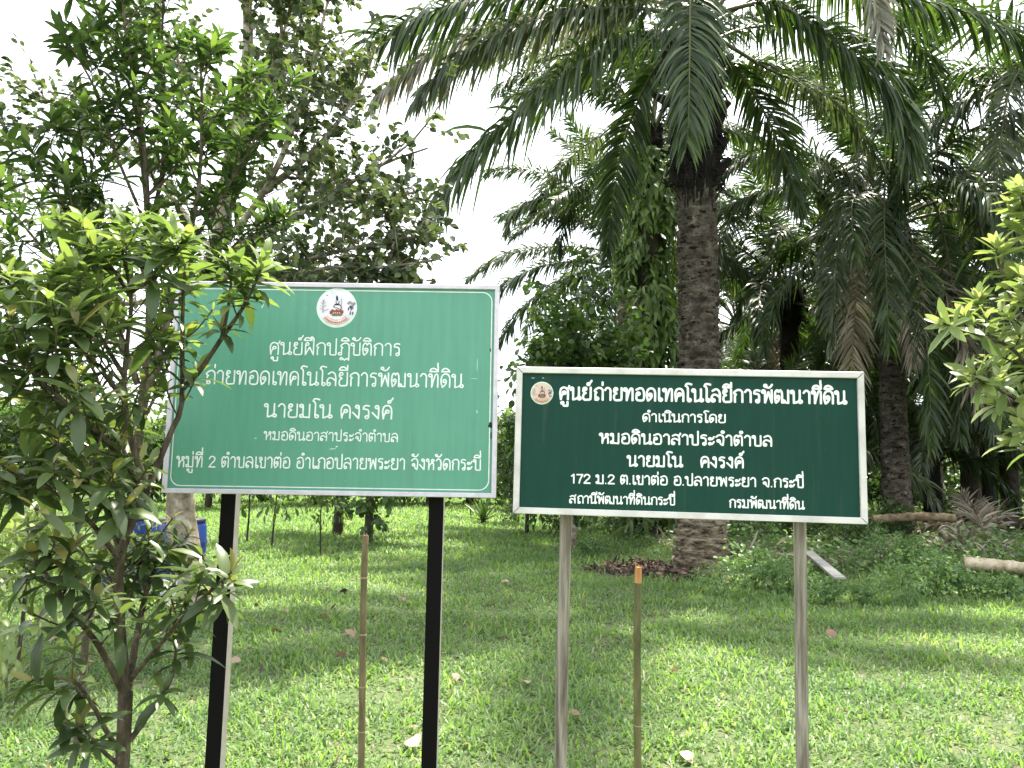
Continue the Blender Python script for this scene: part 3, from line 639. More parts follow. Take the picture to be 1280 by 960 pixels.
# -- tall dark shrub behind it
def tall_shrub():
    rg = rng(211); Y = 4.2; b = at(100, 900, Y); b = np.array([b[0], Y, 0.])
    root = empty('leafy_sapling', b, 'tall many stemmed dark green sapling rising above the left end of the green sign', 'young tree', 'glossy leaved saplings round the signs')
    tb, lb = MB(), MB()
    def st(pts, r0, r1, n=24): return branch(tb, PP(*pts), r0, r1, n, 8, .05, rg)
    branch(tb, [b - CZ * .05, at(108, 800, Y), at(128, 690, Y), at(172, 560, Y)], .022, .02, 12, 10, .06, rg)
    ST = [([(172, 560, Y), (186, 420, Y), (184, 300, Y), (180, 180, Y), (157, 40, Y), (150, -70, Y)], .026, 14),
          ([(176, 520, Y), (215, 380, Y - .1), (246, 250, Y - .15), (252, 150, Y - .2), (250, 50, Y - .2)], .022, 13),
          ([(176, 500, Y), (240, 380, Y + .2), (290, 260, Y + .3), (306, 190, Y + .3), (308, 90, Y + .3)], .018, 11),
          ([(172, 480, Y), (125, 350, Y - .1), (80, 260, Y - .2), (55, 215, Y - .2), (35, 180, Y - .2)], .018, 12),
          ([(168, 460, Y), (100, 360, Y + .2), (45, 300, Y + .2), (10, 260, Y + .2), (-30, 230, Y + .2)], .016, 10),
          ([(184, 300, Y), (204, 200, Y + .2), (202, 80, Y + .3), (206, -60, Y + .3)], .014, 11),
          ([(182, 280, Y), (140, 180, Y - .1), (118, 110, Y - .1), (78, 40, Y - .1)], .010, 7),
          ([(182, 250, Y), (165, 120, Y + .1), (122, 20, Y + .1), (100, -60, Y)], .010, 6),
          ([(230, 320, Y), (280, 240, Y - .1), (318, 175, Y - .1), (335, 120, Y - .1)], .011, 8),
          ([(150, 430, Y), (100, 420, Y - .2), (30, 390, Y - .3), (-40, 360, Y - .3)], .012, 8),
          ([(200, 400, Y), (270, 330, Y), (310, 290, Y), (340, 270, Y)], .011, 7),
          ([(150, 600, Y), (90, 520, Y - .1), (40, 450, Y - .1), (0, 420, Y - .1)], .012, 11),
          ([(160, 570, Y), (120, 470, Y + .2), (90, 400, Y + .3), (70, 340, Y + .3)], .012, 11),
          ([(165, 560, Y), (200, 480, Y + .1), (225, 420, Y + .1), (235, 370, Y + .1)], .010, 9),
          ([(140, 640, Y), (90, 600, Y), (30, 560, Y), (-30, 540, Y)], .011, 10),
          ([(125, 350, Y - .1), (110, 250, Y), (100, 170, Y), (95, 140, Y)], .010, 7)]
    for pts, r0, nt in ST:
        S = st(pts, r0, .005)
        grow(tb, lb, S, r0, rg, int(nt * 1.6), .30, .125, 12, .25, 0, None, .8, (14, 80), .2, .72)
        stem_leaves(lb, S, .3, .03, .12, rg, 0, .72, .2, up=.8)
        rosette(lb, S[-1], S[-1] - S[-4], .135, 13, rg, 0, .14, wide=.72, spread=(12, 75))
    tb.build('trunk', [MT['bark_red']], root, off=b)
    lb.build('crown', [MT['tall_leaf']], root, off=b)
tall_shrub()

# -- bright sapling at the right edge
def right_sapling():
    rg = rng(221); Y = 2.5; b = np.array([at(1400, 700, Y)[0], Y, 0.])
    root = empty('leafy_sapling', b, 'bright yellow green sapling leaning in at the right edge', 'young tree', 'glossy leaved saplings round the signs')
    tb, lb = MB(), MB()
    main = branch(tb, [b - CZ * .05, at(1390, 800, Y), at(1350, 640, Y), at(1320, 560, Y), at(1300, 420, Y), at(1295, 250, Y)], .024, .006, 24, 8, .04, rg)
    ST = [[(1330, 590, Y), (1290, 545, Y), (1258, 500, Y), (1232, 440, Y), (1222, 372, Y)], [(1310, 500, Y), (1270, 440, Y - .1), (1225, 420, Y - .15), (1178, 404, Y - .2)],
          [(1305, 450, Y), (1270, 385, Y), (1250, 335, Y), (1246, 305, Y)], [(1300, 350, Y), (1285, 280, Y), (1274, 235, Y)], [(1330, 590, Y), (1305, 560, Y - .1), (1280, 535, Y - .2)],
          [(1300, 520, Y), (1255, 490, Y - .15), (1228, 478, Y - .2), (1215, 465, Y - .2)], [(1305, 470, Y), (1290, 400, Y - .2), (1285, 350, Y - .2)], [(1300, 440, Y), (1330, 380, Y), (1340, 300, Y)]]
    for P in ST:
        S = branch(tb, PP(*P), .008, .003, 14, 6, .03, rg)
        grow(tb, lb, S, .006, rg, 4, .085, .075, 12, .3, 0, None, .6, (12, 85), .15, .85)
        rosette(lb, S[-1], S[-1] - S[-3], .082, 15, rg, 0, .06, spread=(10, 85), curl=.15, wide=.85)
        stem_leaves(lb, S, .45, .035, .085, rg, 0, 1, .2)
    grow(tb, lb, main, .01, rg, 6, .12, .08, 12, .4, 0, None, .6, (12, 85), .15, .85)
    tb.build('trunk', [MT['bark_red']], root, off=b)
    lb.build('crown', [MT['young_leaf']], root, off=b)
right_sapling()

# -- round-leaved tree with lichen trunk
def twiggy(tb, lb, S, rg, nt, L, leafL, tpl, per=9, mat=0, r=.012, f0=.2, dn=0.0, jit=.7):
    n = len(S); T = nrm(np.gradient(S, axis=0))
    for q in range(nt):
        t = f0 + (1 - f0) * rg.random(); i = min(n - 2, int(t * (n - 1))); p = S[i]
        o = nrm(rand_dir(rg, 1)[0] + T[i] * .6 + np.array([0, 0, .15 - dn])); l = L * (.4 + .8 * rg.random())
        e = p + o * l; mid = p + o * l * .5 + rg.normal(size=3) * l * .12
        tw = spline([p, mid, e], 6); tube(tb, tw, np.linspace(r * .6, .003, 6), 4, 0)
        m = per; k = rg.random(m) ** .7
        P = np.stack([np.interp(k, np.linspace(0, 1, 6), tw[:, c]) for c in range(3)], 1) + rg.normal(size=(m, 3)) * leafL * .25
        D = nrm(rand_dir(rg, m) * jit + o + np.array([0, 0, -.35]))
        leaves(lb, P, D, nrm(CZ + rg.normal(size=(m, 3)) * .6), leafL * (.7 + .5 * rg.random(m)), tpl, 1, .15, mat, None, rg)

def round_tree():
    rg = rng(231); Y = 8.6; b = np.array([at(236, 700, Y)[0], Y, 0.])
    root = empty('round_leaved_tree', b, 'grey barked tree with small round leaves over the green sign and a lichen spotted trunk', 'tree')
    tb, lb = MB(), MB()
    S0 = branch(tb, [b - CZ * .1, at(234, 700, Y), at(226, 640, Y), at(230, 500, Y), at(250, 380, Y), at(268, 320, Y)], .17, .10, 26, 14, .05, rg)
    S0b = branch(tb, PP((268, 320, Y), (290, 200, Y), (310, 60, Y), (300, -120, Y)), .10, .04, 16, 10, .05, rg)
    ARMS = [[(268, 320, Y), (330, 240, Y - .3), (370, 150, Y - .5), (400, 40, Y - .6), (420, -40, Y - .6)],
            [(262, 340, Y), (340, 290, Y - .4), (420, 240, Y - .6), (480, 205, Y - .7), (535, 185, Y - .7)],
            [(258, 350, Y), (350, 335, Y - .5), (430, 312, Y - .8), (500, 300, Y - .9), (555, 290, Y - .9)],
            [(255, 370, Y), (340, 350, Y - .8), (410, 335, Y - 1), (470, 335, Y - 1.1), (545, 325, Y - 1.1)],
            [(280, 240, Y), (330, 130, Y + .4), (370, 60, Y + .6), (380, -30, Y + .6)],
            [(300, 150, Y), (350, 60, Y - .3), (340, -40, Y - .3)],
            [(330, 240, Y - .3), (400, 180, Y - .2), (450, 110, Y), (470, 60, Y)],
            [(268, 320, Y), (200, 230, Y + .5), (120, 160, Y + .7), (50, 120, Y + .7), (20, 100, Y + .7)],
            [(262, 340, Y), (150, 300, Y + .6), (60, 260, Y + .8), (-20, 220, Y + .8)],
            [(258, 350, Y), (160, 380, Y + .6), (60, 360, Y + .8), (-20, 330, Y + .8)],
            [(290, 200, Y), (230, 90, Y + .4), (190, 10, Y + .5)],
            [(262, 330, Y), (380, 260, Y + .5), (460, 250, Y + .7), (520, 240, Y + .8)]]
    dens = [52, 22, 60, 66, 52, 46, 26, 50, 50, 58, 42, 36]
    for P, dn in zip(ARMS, dens):
        S = branch(tb, PP(*P), .045, .010, 18, 7, .05, rg)
        twiggy(tb, lb, S, rg, dn, .66, .10, ROUND, 11, f0=.25)
        for _ in range(3):
            i = int(rg.integers(6, 16)); o = nrm(rand_dir(rg, 1)[0] + nrm(S[i + 1] - S[i]) * .8); e = S[i] + o * (.6 + .5 * rg.random())
            q = branch(tb, [S[i], (S[i] + e) / 2 + rg.normal(size=3) * .06, e], .016, .005, 8, 5, .04, rg)
            twiggy(tb, lb, q, rg, int(dn * .3), .45, .10, ROUND, 10)
    twiggy(tb, lb, S0b, rg, 70, .95, .10, ROUND, 10, f0=.0)
    tb.build('trunk', [MT['bark_lichen']], root, off=b)
    lb.build('crown', [MT['round_leaf']], root, off=b)
round_tree()

# -- generic crown tree: trunk with limbs, leaf clumps on twigs through the crown volume
def crown_mesh(seed, h, rad, base, nl, leafL, leafm, barkm, tpl=LANCE, trunk_r=.1, per=16, lean=0, flat=1.0, limbs=9):
    rg = rng(seed); tb, lb = MB(), MB()
    top = np.array([lean, 0, h * .9])
    S = branch(tb, [np.array([0, 0, -.1]), np.array([lean * .2, .05, h * .35]), top], trunk_r, trunk_r * .3, 14, 9, .06, rg)
    cen = np.array([lean * .7, 0, (base + h) / 2]); ax = np.array([rad, rad, (h - base) / 2 * flat])
    tips = []
    for i in range(limbs):
        d = rand_dir(rg, 1)[0]; d[2] = abs(d[2]) * .8 - .25
        e = cen + d * ax * (.65 + .3 * rg.random()); k = int(len(S) * (.3 + .55 * rg.random())); p = S[min(k, 12)]
        q = branch(tb, [p, (p + e) / 2 + CZ * .15 * rad, e], trunk_r * .32, trunk_r * .06, 10, 5, .05, rg); tips.append(q)
    nc = nl // per
    for c in range(nc):
        if rg.random() < .7:
            q = tips[int(rg.integers(len(tips)))]; p = q[int(rg.integers(4, 10))] + rg.normal(size=3) * rad * .2
        else:
            d = rand_dir(rg, 1)[0]; p = cen + d * ax * (.75 + .35 * rg.random() + .15 * math.sin(d[0] * 5 + d[2] * 7))
        if p[2] < base * .8: p[2] = base * .8 + rg.random() * .3
        ax_ = nrm(rand_dir(rg, 1)[0] + nrm(p - cen) * .8); l = leafL * 2.2
        P = p + ax_ * (rg.random(per)[:, None] * l) + rg.normal(size=(per, 3)) * leafL * .45
        D = nrm(rand_dir(rg, per) * .8 + ax_ + np.array([0, 0, -.3]))
        leaves(lb, P, D, nrm(CZ + rg.normal(size=(per, 3)) * .55), leafL * (.6 + .6 * rg.random(per)), tpl, 1, .2, 0, np.clip(rg.random() * .6 + rg.random(per) * .4, 0, 1), rg)
    a = tb.build('trunk', [MT[barkm]]); c = lb.build('crown', [MT[leafm]])
    me = (a.data, c.data)
    bpy.data.objects.remove(a); bpy.data.objects.remove(c); return me
def put_tree(name, me, p, label, cat, group=None, s=1, rz=0):
    p = np.array(p, float); p[2] = gz(p)
    root = empty(name, p, label, cat, group, rz)
    for nm, m in zip(('trunk', 'crown'), me):
        o = bpy.data.objects.new(nm, m); COL.objects.link(o); o.parent = root
    root.scale = (s,) * 3
    return root

gap = crown_mesh(301, 6.0, 1.4, .9, 7000, .17, 'bush_leaf', 'bark_lichen', ROUND, .075, limbs=12)
put_tree('broadleaf_tree', gap, gx(718, 16.6), 'bushy broadleaf tree on a pale thin trunk in the gap between the two signs', 'tree')
put_tree('broadleaf_tree', crown_mesh(302, 3.6, 1.15, .5, 3200, .17, 'bush_leaf', 'bark_dark', LANCE, .06), gx(660, 20), 'smaller leafy tree behind the right edge of the green sign', 'tree', None, 1.0)
put_tree('broadleaf_tree', crown_mesh(304, 4.2, 1.7, 1.15, 4200, .2, 'far_leaf', 'bark_dark', LANCE, .13), gx(425, 18.5), 'dark trunked tree seen under the middle of the green sign', 'tree', 'trees on the far lawn')
put_tree('broadleaf_tree', crown_mesh(305, 3.4, .95, .55, 3000, .15, 'bush_leaf', 'bark_dark', ROUND, .10), gx(463, 16.2), 'leafy tree wrapped in green to the ground beside the cut bamboo stake', 'tree', 'trees on the far lawn')
thin = crown_mesh(306, 2.3, .5, .75, 420, .17, 'far_leaf', 'bark_dark', LANCE, .022, 10, .1, limbs=5)
put_tree('young_tree', thin, gx(344, 15.4), 'thin young tree with pale leaves right of the left black post', 'young tree', 'thin young trees on the far lawn')
put_tree('young_tree', thin, gx(406, 14.2), 'thin dark stemmed young tree left of the cut bamboo stake', 'young tree', 'thin young trees on the far lawn', .8, 2)
put_tree('young_tree', thin, gx(313, 16.5), 'leaning thin young tree close to the left black post', 'young tree', 'thin young trees on the far lawn', 1.05, 4)
put_tree('young_tree', thin, gx(590, 27), 'slim sapling at the back of the lawn right of the right black post', 'young tree', 'thin young trees on the far lawn', 1.2, 1)
FT = [crown_mesh(311, 5.2, 2.2, .5, 4200, .26, 'far_leaf', 'bark_dark', LANCE, .12, 18), crown_mesh(312, 4.4, 2.4, .3, 4200, .26, 'bush_leaf', 'bark_dark', ROUND, .12, 18),
      crown_mesh(313, 6.5, 2.3, .8, 4600, .26, 'far_leaf', 'bark_dark', ROUND, .14, 18)]
FL = [(-60, 26, 0, 'far pale green tree at the left edge beyond the sapling'), (25, 30, 1, 'low spreading bush tree far behind the left sapling'), (110, 32, 0, 'far tree behind the two blue barrels'),
      (190, 34, 1, 'far low tree above the blue barrels'), (262, 30, 2, 'far tree just left of the left black post'), (330, 36, 1, 'far shrubby tree behind the thin pale saplings'),
      (395, 34, 0, 'far tree behind the dark trunk under the sign'), (470, 37, 1, 'far bushy tree behind the green wrapped tree'), (535, 36, 0, 'far tree lined up with the right black post'),
      (585, 39, 1, 'far low bush tree right of the right black post'), (640, 34, 0, 'far tree behind the spiky plant in the sign gap'), (700, 40, 2, 'far tree behind the pale thin trunk'),
      (770, 33, 1, 'dark low tree left of the big palm base'), (830, 38, 1, 'far low tree hidden behind the big palm base'), (900, 42, 2, 'far tree right of the big palm base'),
      (975, 40, 1, 'far low tree under the small palm'), (1060, 44, 2, 'far tree behind the skirted palm trunk'), (1140, 46, 1, 'far low tree in the plantation gloom'),
      (1235, 44, 2, 'far tree between the two slim palm trunks'), (1320, 42, 1, 'far low tree beyond the right edge')]
for i, (px, Y, k, lb_) in enumerate(FL):
    put_tree('broadleaf_tree', FT[k], gx(px, Y), lb_, 'tree', 'trees along the far edge', .8 + .25 * ((i * 7) % 5) / 4, i * 1.3)

def woods():
    rg = rng(399); lb, n = MB(), 3400
    a = (rg.random(n) - .5) * 1.9; d = 50 + 12 * rg.random(n); X = d * np.tan(a * .62); Y = d
    top = 4.5 + 1.6 * np.sin(X * .35) + 1.1 * np.sin(X * .9 + 2) + 2.5 * np.clip(X / 25, -.3, 1)
    Z = top * rg.random(n) ** .75
    for k in range(n):
        m = 7; P = np.array([X[k], Y[k], Z[k]]) + rg.normal(size=(m, 3)) * .5
        leaves(lb, P, rand_dir(rg, m), nrm(CZ + rg.normal(size=(m, 3)) * .6), .45 + .35 * rg.random(m), ROUND, 1, .2, 0, np.clip(rg.random() * .6 + .4 * rg.random(m), 0, 1), rg)
    tag(lb.build('distant_woods', [MT['far_leaf']]), 'distant woods closing the view behind the lawn and the plantation', kind='stuff')
woods()

# bushes, weeds
WEED = [crown_mesh(321, .55, .42, .02, 700, .075, 'weed', 'bark_dark', ROUND, .008, 8, limbs=8), crown_mesh(322, .42, .5, .02, 800, .07, 'weed', 'bark_dark', LANCE, .007, 8, limbs=9),
        crown_mesh(323, .8, .45, .03, 800, .11, 'bush_leaf', 'bark_dark', LANCE, .01, 8, limbs=8)]
def rg_weeds():
    rg = rng(330)
    spots = [(945, 735, 0, 1.0, 'leafy weed clump right of the big palm base'), (985, 742, 1, 1.0, 'low weed clump left of the right wooden post'), (1030, 754, 0, .55, 'dark weed clump right of the right wooden post'),
             (1085, 754, 0, .5, 'leafy weed clump below the bleached plank'), (1075, 700, 2, 1.0, 'taller weed above the end of the bleached plank'), (1120, 690, 2, 1.1, 'tall weed clump left of the dead frond heap'),
             (1150, 722, 0, .9, 'weed clump in front of the dead frond heap'), (1105, 720, 1, 1.1, 'spreading weed clump in the middle of the undergrowth'), (1175, 745, 0, 1.0, 'weed clump left of the pale log'),
             (1215, 748, 0, .6, 'leafy weed clump under the pale log'), (1262, 752, 0, .6, 'leafy weed clump in front of the pale log'), (1000, 690, 2, .9, 'weed behind the right wooden post'),
             (960, 680, 1, 1.0, 'pale weed clump behind the cut sticks'), (1045, 675, 2, 1.0, 'weed clump under the corner of the dark sign'), (920, 690, 2, .8, 'creeping weed climbing the right side of the big palm base'),
             (1180, 668, 2, 1.1, 'weed behind the dead frond heap'), (1250, 680, 2, 1.0, 'weed right of the dead frond heap'), (770, 668, 2, .9, 'weed tuft left of the two white stakes'),
             (740, 695, 0, .7, 'weed tuft at the foot of the pale thin trunk'), (700, 672, 2, .8, 'grassy weed tuft behind the left wooden post'), (1310, 720, 0, .8, 'weed clump beyond the end of the pale log'),
             (900, 742, 1, .8, 'low weed clump in front of the big palm base'), (1130, 752, 1, 1.0, 'low weed clump along the lawn edge'), (640, 655, 2, .9, 'weed tuft right of the spiky plant')]
    for i, (x, y, k, s, lb_) in enumerate(spots):
        p = gnd(x, y); p[2] = gz(p)
        put_tree('weed_clump', WEED[k], p, lb_, 'weed', 'leafy weeds round the palm base', s * .95, rg.random() * 6)
rg_weeds()
# left-hand sunlit shrubs
LSH = crown_mesh(341, 1.25, .62, .1, 1100, .12, 'young_leaf', 'bark_red', LANCE, .02, 9, limbs=10)
put_tree('shrub', LSH, [at(35, 650, 5.6)[0], 5.6, 0], 'sunlit yellow green shrub at the left edge behind the sapling', 'shrub', None, 1.0)
put_tree('shrub', crown_mesh(342, .7, .75, .03, 1100, .10, 'weed', 'bark_dark', LANCE, .012, 9), [at(95, 690, 9)[0], 9, 0], 'low green shrub left of the two blue barrels', 'shrub', None, 1.0)

# dense low cover on the rough ground: one mass
def undergrowth():
    rg = rng(351); mb = MB(); n = 15000
    X = 1.2 + rg.random(n) * 11; Y = 12.2 + rg.random(n) * 13
    edge = 12.0 + .5 * np.sin(X * 2.1) - .12 * (X - 3); k = (Y > edge) & (X > 3.5 + .6 * np.sin(Y * 2) - .1 * (Y - 12)) & (np.hypot(X - main_base[0], Y - 12.5) > .7)
    X, Y = X[k], Y[k]; n = len(X); hz = .03 + (.16 + .14 * np.clip((Y - 13.2) / 2, 0, 1)) * rg.random(n) ** 1.6 * (1 + .6 * np.sin(X * 2.7 + Y) * np.sin(Y * 2.2))
    P = np.stack([X, Y, ground_h(X, Y) + hz], 1)
    D = rand_dir(rg, n) * np.array([1, 1, .5]); leaves(mb, P, D, nrm(CZ + rg.normal(size=(n, 3)) * .5), .06 + .07 * rg.random(n), ROUND, .9, .2, 0, None, rg)
    tag(mb.build('undergrowth', [MT['weed']]), 'low leafy creepers covering the rough ground right of the big palm', kind='stuff')
undergrowth()

def straw():
    rg = rng(352); mb = MB(); n = 5200
    X = 3.0 + rg.random(n) * 9; Y = 12.6 + rg.random(n) * 9
    f = np.sin(X * 1.3 + 1) * np.sin(Y * 1.1) + .5 * np.sin(X * 3.1) * np.sin(Y * 2.7 + 1); k = (f > .1) | (np.hypot(X - 8.6, Y - 16) < 1.6); X, Y = X[k], Y[k]; n = len(X)
    P = np.stack([X, Y, ground_h(X, Y) + .04 + .16 * rg.random(n)], 1); D = rand_dir(rg, n) * np.array([1, 1, .45])
    leaves(mb, P, D, nrm(CZ + rg.normal(size=(n, 3)) * .6), .12 + .3 * rg.random(n) ** 1.5, BLADE3, .45, .3, 0, rg.random(n) ** .8, rg)
    tag(mb.build('dry_straw', [MT['frond_dead']]), 'dry straw and dead leaf strips strewn over the rough ground at the plantation edge', kind='stuff')
straw()

# spiky plant on the far lawn
p = gnd(604, 655); root = empty('spiky_plant', p, 'spiky rosette plant on the far lawn right of the right black post', 'plant')
rg = rng(361); mb = MB(); n = 34; i = np.arange(n); a = i * 2.4; e = R(15) + R(70) * (1 - i / n)
D = np.stack([np.cos(a) * np.cos(e), np.sin(a) * np.cos(e), np.sin(e)], 1)
leaves(mb, np.zeros((n, 3)) + CZ * .08, D, CZ, .75 + .25 * rg.random(n), template([0, .4, .8, 1], [.035, .04, .022, .001], .4), 1, .1, rg=rg)
o = mb.build('leaf_rosette', [MT['bush_leaf']], root)
mb = MB(); tube(mb, [(0, 0, -.05), (0, 0, .1)], [.09, .07], 8); mb.build('stem', [MT['bark_dark']], root)

# ------------------------------------------------------------------ litter, logs, sticks
def litter():
    rg = rng(371); mb = MB(); n = 1500
    c = at(790, 712, 12.6); a = rg.random(n) * 6.283; q = np.sqrt(rg.random(n))
    X = c[0] + q * np.cos(a) * .78; Y = 12.75 + q * np.sin(a) * .75; X = np.concatenate([X, main_base[0] + rg.normal(size=500) * .45]); Y = np.concatenate([Y, 11.75 + rg.normal(size=500) * .22])
    n = len(X); hgt = .13 * np.clip(1 - ((X - c[0] - .35) / .8) ** 2, 0, 1) * rg.random(n)
    P = np.stack([X, Y, .01 + hgt], 1); D = rand_dir(rg, n) * np.array([1, 1, .55])
    leaves(mb, P, D, nrm(CZ + rg.normal(size=(n, 3)) * .7), .07 + .14 * rg.random(n) ** 2, BLADE3, 1.3, .3, 0, rg.random(n) ** 2, rg)
    tag(mb.build('husk_litter', [MT['litter']]), 'dark brown husk litter heaped on the left of the big palm base', kind='stuff')
litter()

def dead_frond(px, py, az, seed, label, L=1.5, pitch=(25, -30), pale='frond_dead', s=1.0):
    p = gnd(px, py); p[2] = gz(p) + .03
    root = empty('dead_frond', p, label, 'dead frond', 'dead fronds heaped at the plantation edge', az)
    mb = MB(); P = arch(L, pitch[0], pitch[1], 7, 15); P[:, 2] = np.maximum(P[:, 2], .02)
    rb = MB(); frond(mb, rb, P, seed, leafL=.55 * s, n=30, droop=.25 + .5 * (seed % 3 == 0), width=.030, start=.08, ruffle=1.1, rr=.03)
    rb.build('stalk', [MT['rachis_dry']], root); mb.build('leaflets', [MT[pale]], root)
dead_frond(1222, 690, R(100), 1, 'upright fan of tan dead frond strips in the heap', 1.05, (88, 50), s=1.0)
dead_frond(1232, 694, R(75), 2, 'tan dead frond leaning over the middle of the heap', 1.1, (80, -20), s=1.0)
dead_frond(1205, 696, R(130), 3, 'dead frond folded low on the left side of the heap', 1.1, (60, -50), s=.9)
dead_frond(1245, 690, R(50), 4, 'dead frond bending right on top of the heap', 1.15, (82, -30), s=1.0)
dead_frond(1180, 672, R(165), 5, 'dead frond stalk pointing up behind the brown log', 1.3, (40, 10), s=.7)
dead_frond(1120, 655, R(190), 6, 'greyish dead frond lying behind the corner of the dark sign', 1.6, (15, -20))
dead_frond(960, 705, R(170), 7, 'dead frond scraps lying right of the big palm base', 1.1, (6, -8), s=.5)
dead_frond(1196, 688, R(20), 8, 'short splayed dead frond at the left end of the heap', .9, (35, -60), s=1.0)
dead_frond(1258, 684, R(140), 9, 'pale dead frond tipped over at the right end of the heap', 1.0, (55, -50), s=1.1)
dead_frond(1215, 676, R(250), 10, 'dead frond hanging forward over the brown log end', 1.1, (62, -75), s=1.2)
dead_frond(1240, 700, R(190), 11, 'flat dead frond lying in front of the heap', 1.2, (12, -15), s=.9)
# a dried sheath at the base of the heap
p = gnd(1170, 690); p[2] = gz(p)
mb = MB(); u = np.linspace(-1, 1, 9); v = np.linspace(0, 1, 8); U, Vv = np.meshgrid(u, v)
pts = np.stack([U * .28 * np.sin(Vv * 2.6 + .3), Vv * .75, .05 + .20 * (1 - U ** 2) * np.sin(Vv * 2.4 + .4) + .02 * np.sin(U * 9)], -1)
ii = np.arange(7)[:, None] * 9 + np.arange(8)[None]
f = np.stack([ii, ii + 1, ii + 10, ii + 9], -1).reshape(-1, 4)
mb.add(pts, f, 0, .5); mb.add(pts * np.array([.97, .98, 1]) - np.array([0, 0, .02]), f[:, ::-1], 0, .3)
o = mb.build('palm_sheath', [MT['rachis_dry']]); o.location = p; o.rotation_euler = (0, 0, R(70)); tag(o, 'curled brown palm sheath lying at the left foot of the dead frond heap', 'palm sheath')

def log(name, P, r, mat, label, cat='log', group=None, sides=12, taper=.9, seed=1):
    rg = rng(seed); P = np.asarray(P, float); b = P[0].copy(); mb = MB(); S = spline(P, 40) + rg.normal(size=(40, 3)) * r * .035
    tube(mb, S, np.linspace(r, r * taper, 40) * (1 + .06 * np.sin(np.arange(40) * .8)), sides, 0, .5, True, .05, rg)
    o = mb.build(name, [MT[mat]], off=b); o.location = b; return tag(o, label, cat, group)
log('log', [at(1205, 704, 12.4), at(1260, 708, 12.2), at(1340, 716, 12.0)], .10, 'log', 'smooth pale log lying across the weeds at the right edge', seed=1)
log('log', [at(1085, 650, 17), at(1150, 646, 16.6), at(1195, 648, 16.2)], .10, 'brownlog', 'brown log lying left of the dead frond heap', seed=2)
log('log', [at(1215, 650, 19), at(1300, 655, 18.6), at(1380, 655, 18.4)], .16, 'bark_dark', 'dark mossy log in the shade behind the dead frond heap', seed=3)
log('stick', [gnd(946, 724) + CZ * .04, gnd(925, 700) + CZ * .12], .028, 'log', 'short pale cut stick leaning near the big palm base', 'stick', None, 8, .9, 4)
log('stick', [gnd(915, 707) + CZ * .08, gnd(990, 706) + CZ * .06], .018, 'brownlog', 'long reddish stick lying flat behind the right wooden post', 'stick', None, 7, .8, 5)
log('stick', [gnd(985, 712) + CZ * .05, gnd(932, 685) + CZ * .2], .012, 'brownlog', 'thin twig slanting across the debris right of the big palm', 'stick', None, 6, .6, 6)
log('stick', [gnd(858, 727) + CZ * .02, gnd(893, 722) + CZ * .05], .02, 'log', 'short dry stick among the husks in front of the big palm', 'stick', None, 7, .7, 7)
log('stick', [at(895, 722, 11.7), at(898, 695, 11.75)], .03, 'brownlog', 'broken brown stub standing against the big palm base', 'stick', None, 7, .8, 8)
a, b2 = gnd(1010, 712) + CZ * .31, gnd(1050, 738) + CZ * .17
mb = MB(); c = (a + b2) / 2; d = nrm(b2 - a); s_ = nrm(np.cross(d, CZ)); u_ = np.cross(s_, d)
box(mb, [0, 0, 0], (.16, np.linalg.norm(b2 - a), .03), 0, np.stack([s_, d, u_], 1))
o = mb.build('plank', [MT['plank']], smooth=False); o.location = c; tag(o, 'bleached whitish plank lying in the weeds right of the right post', 'plank')

# white stakes
for (x0, x1, lb_) in ((807, 806, 'left of the pair of thin white stakes beside the big palm'), (812, 818, 'slanting right one of the pair of thin white stakes')):
    p0 = gnd(x1, 676); p0[2] = gz(p0) - .05; p1 = at(x0, 632, p0[1])
    mb = MB(); tube(mb, [p0, p1], .018, 8); o = mb.build('white_stake', [MT['pvc']], off=p0); o.location = p0; tag(o, lb_, 'stake', 'thin white stakes')

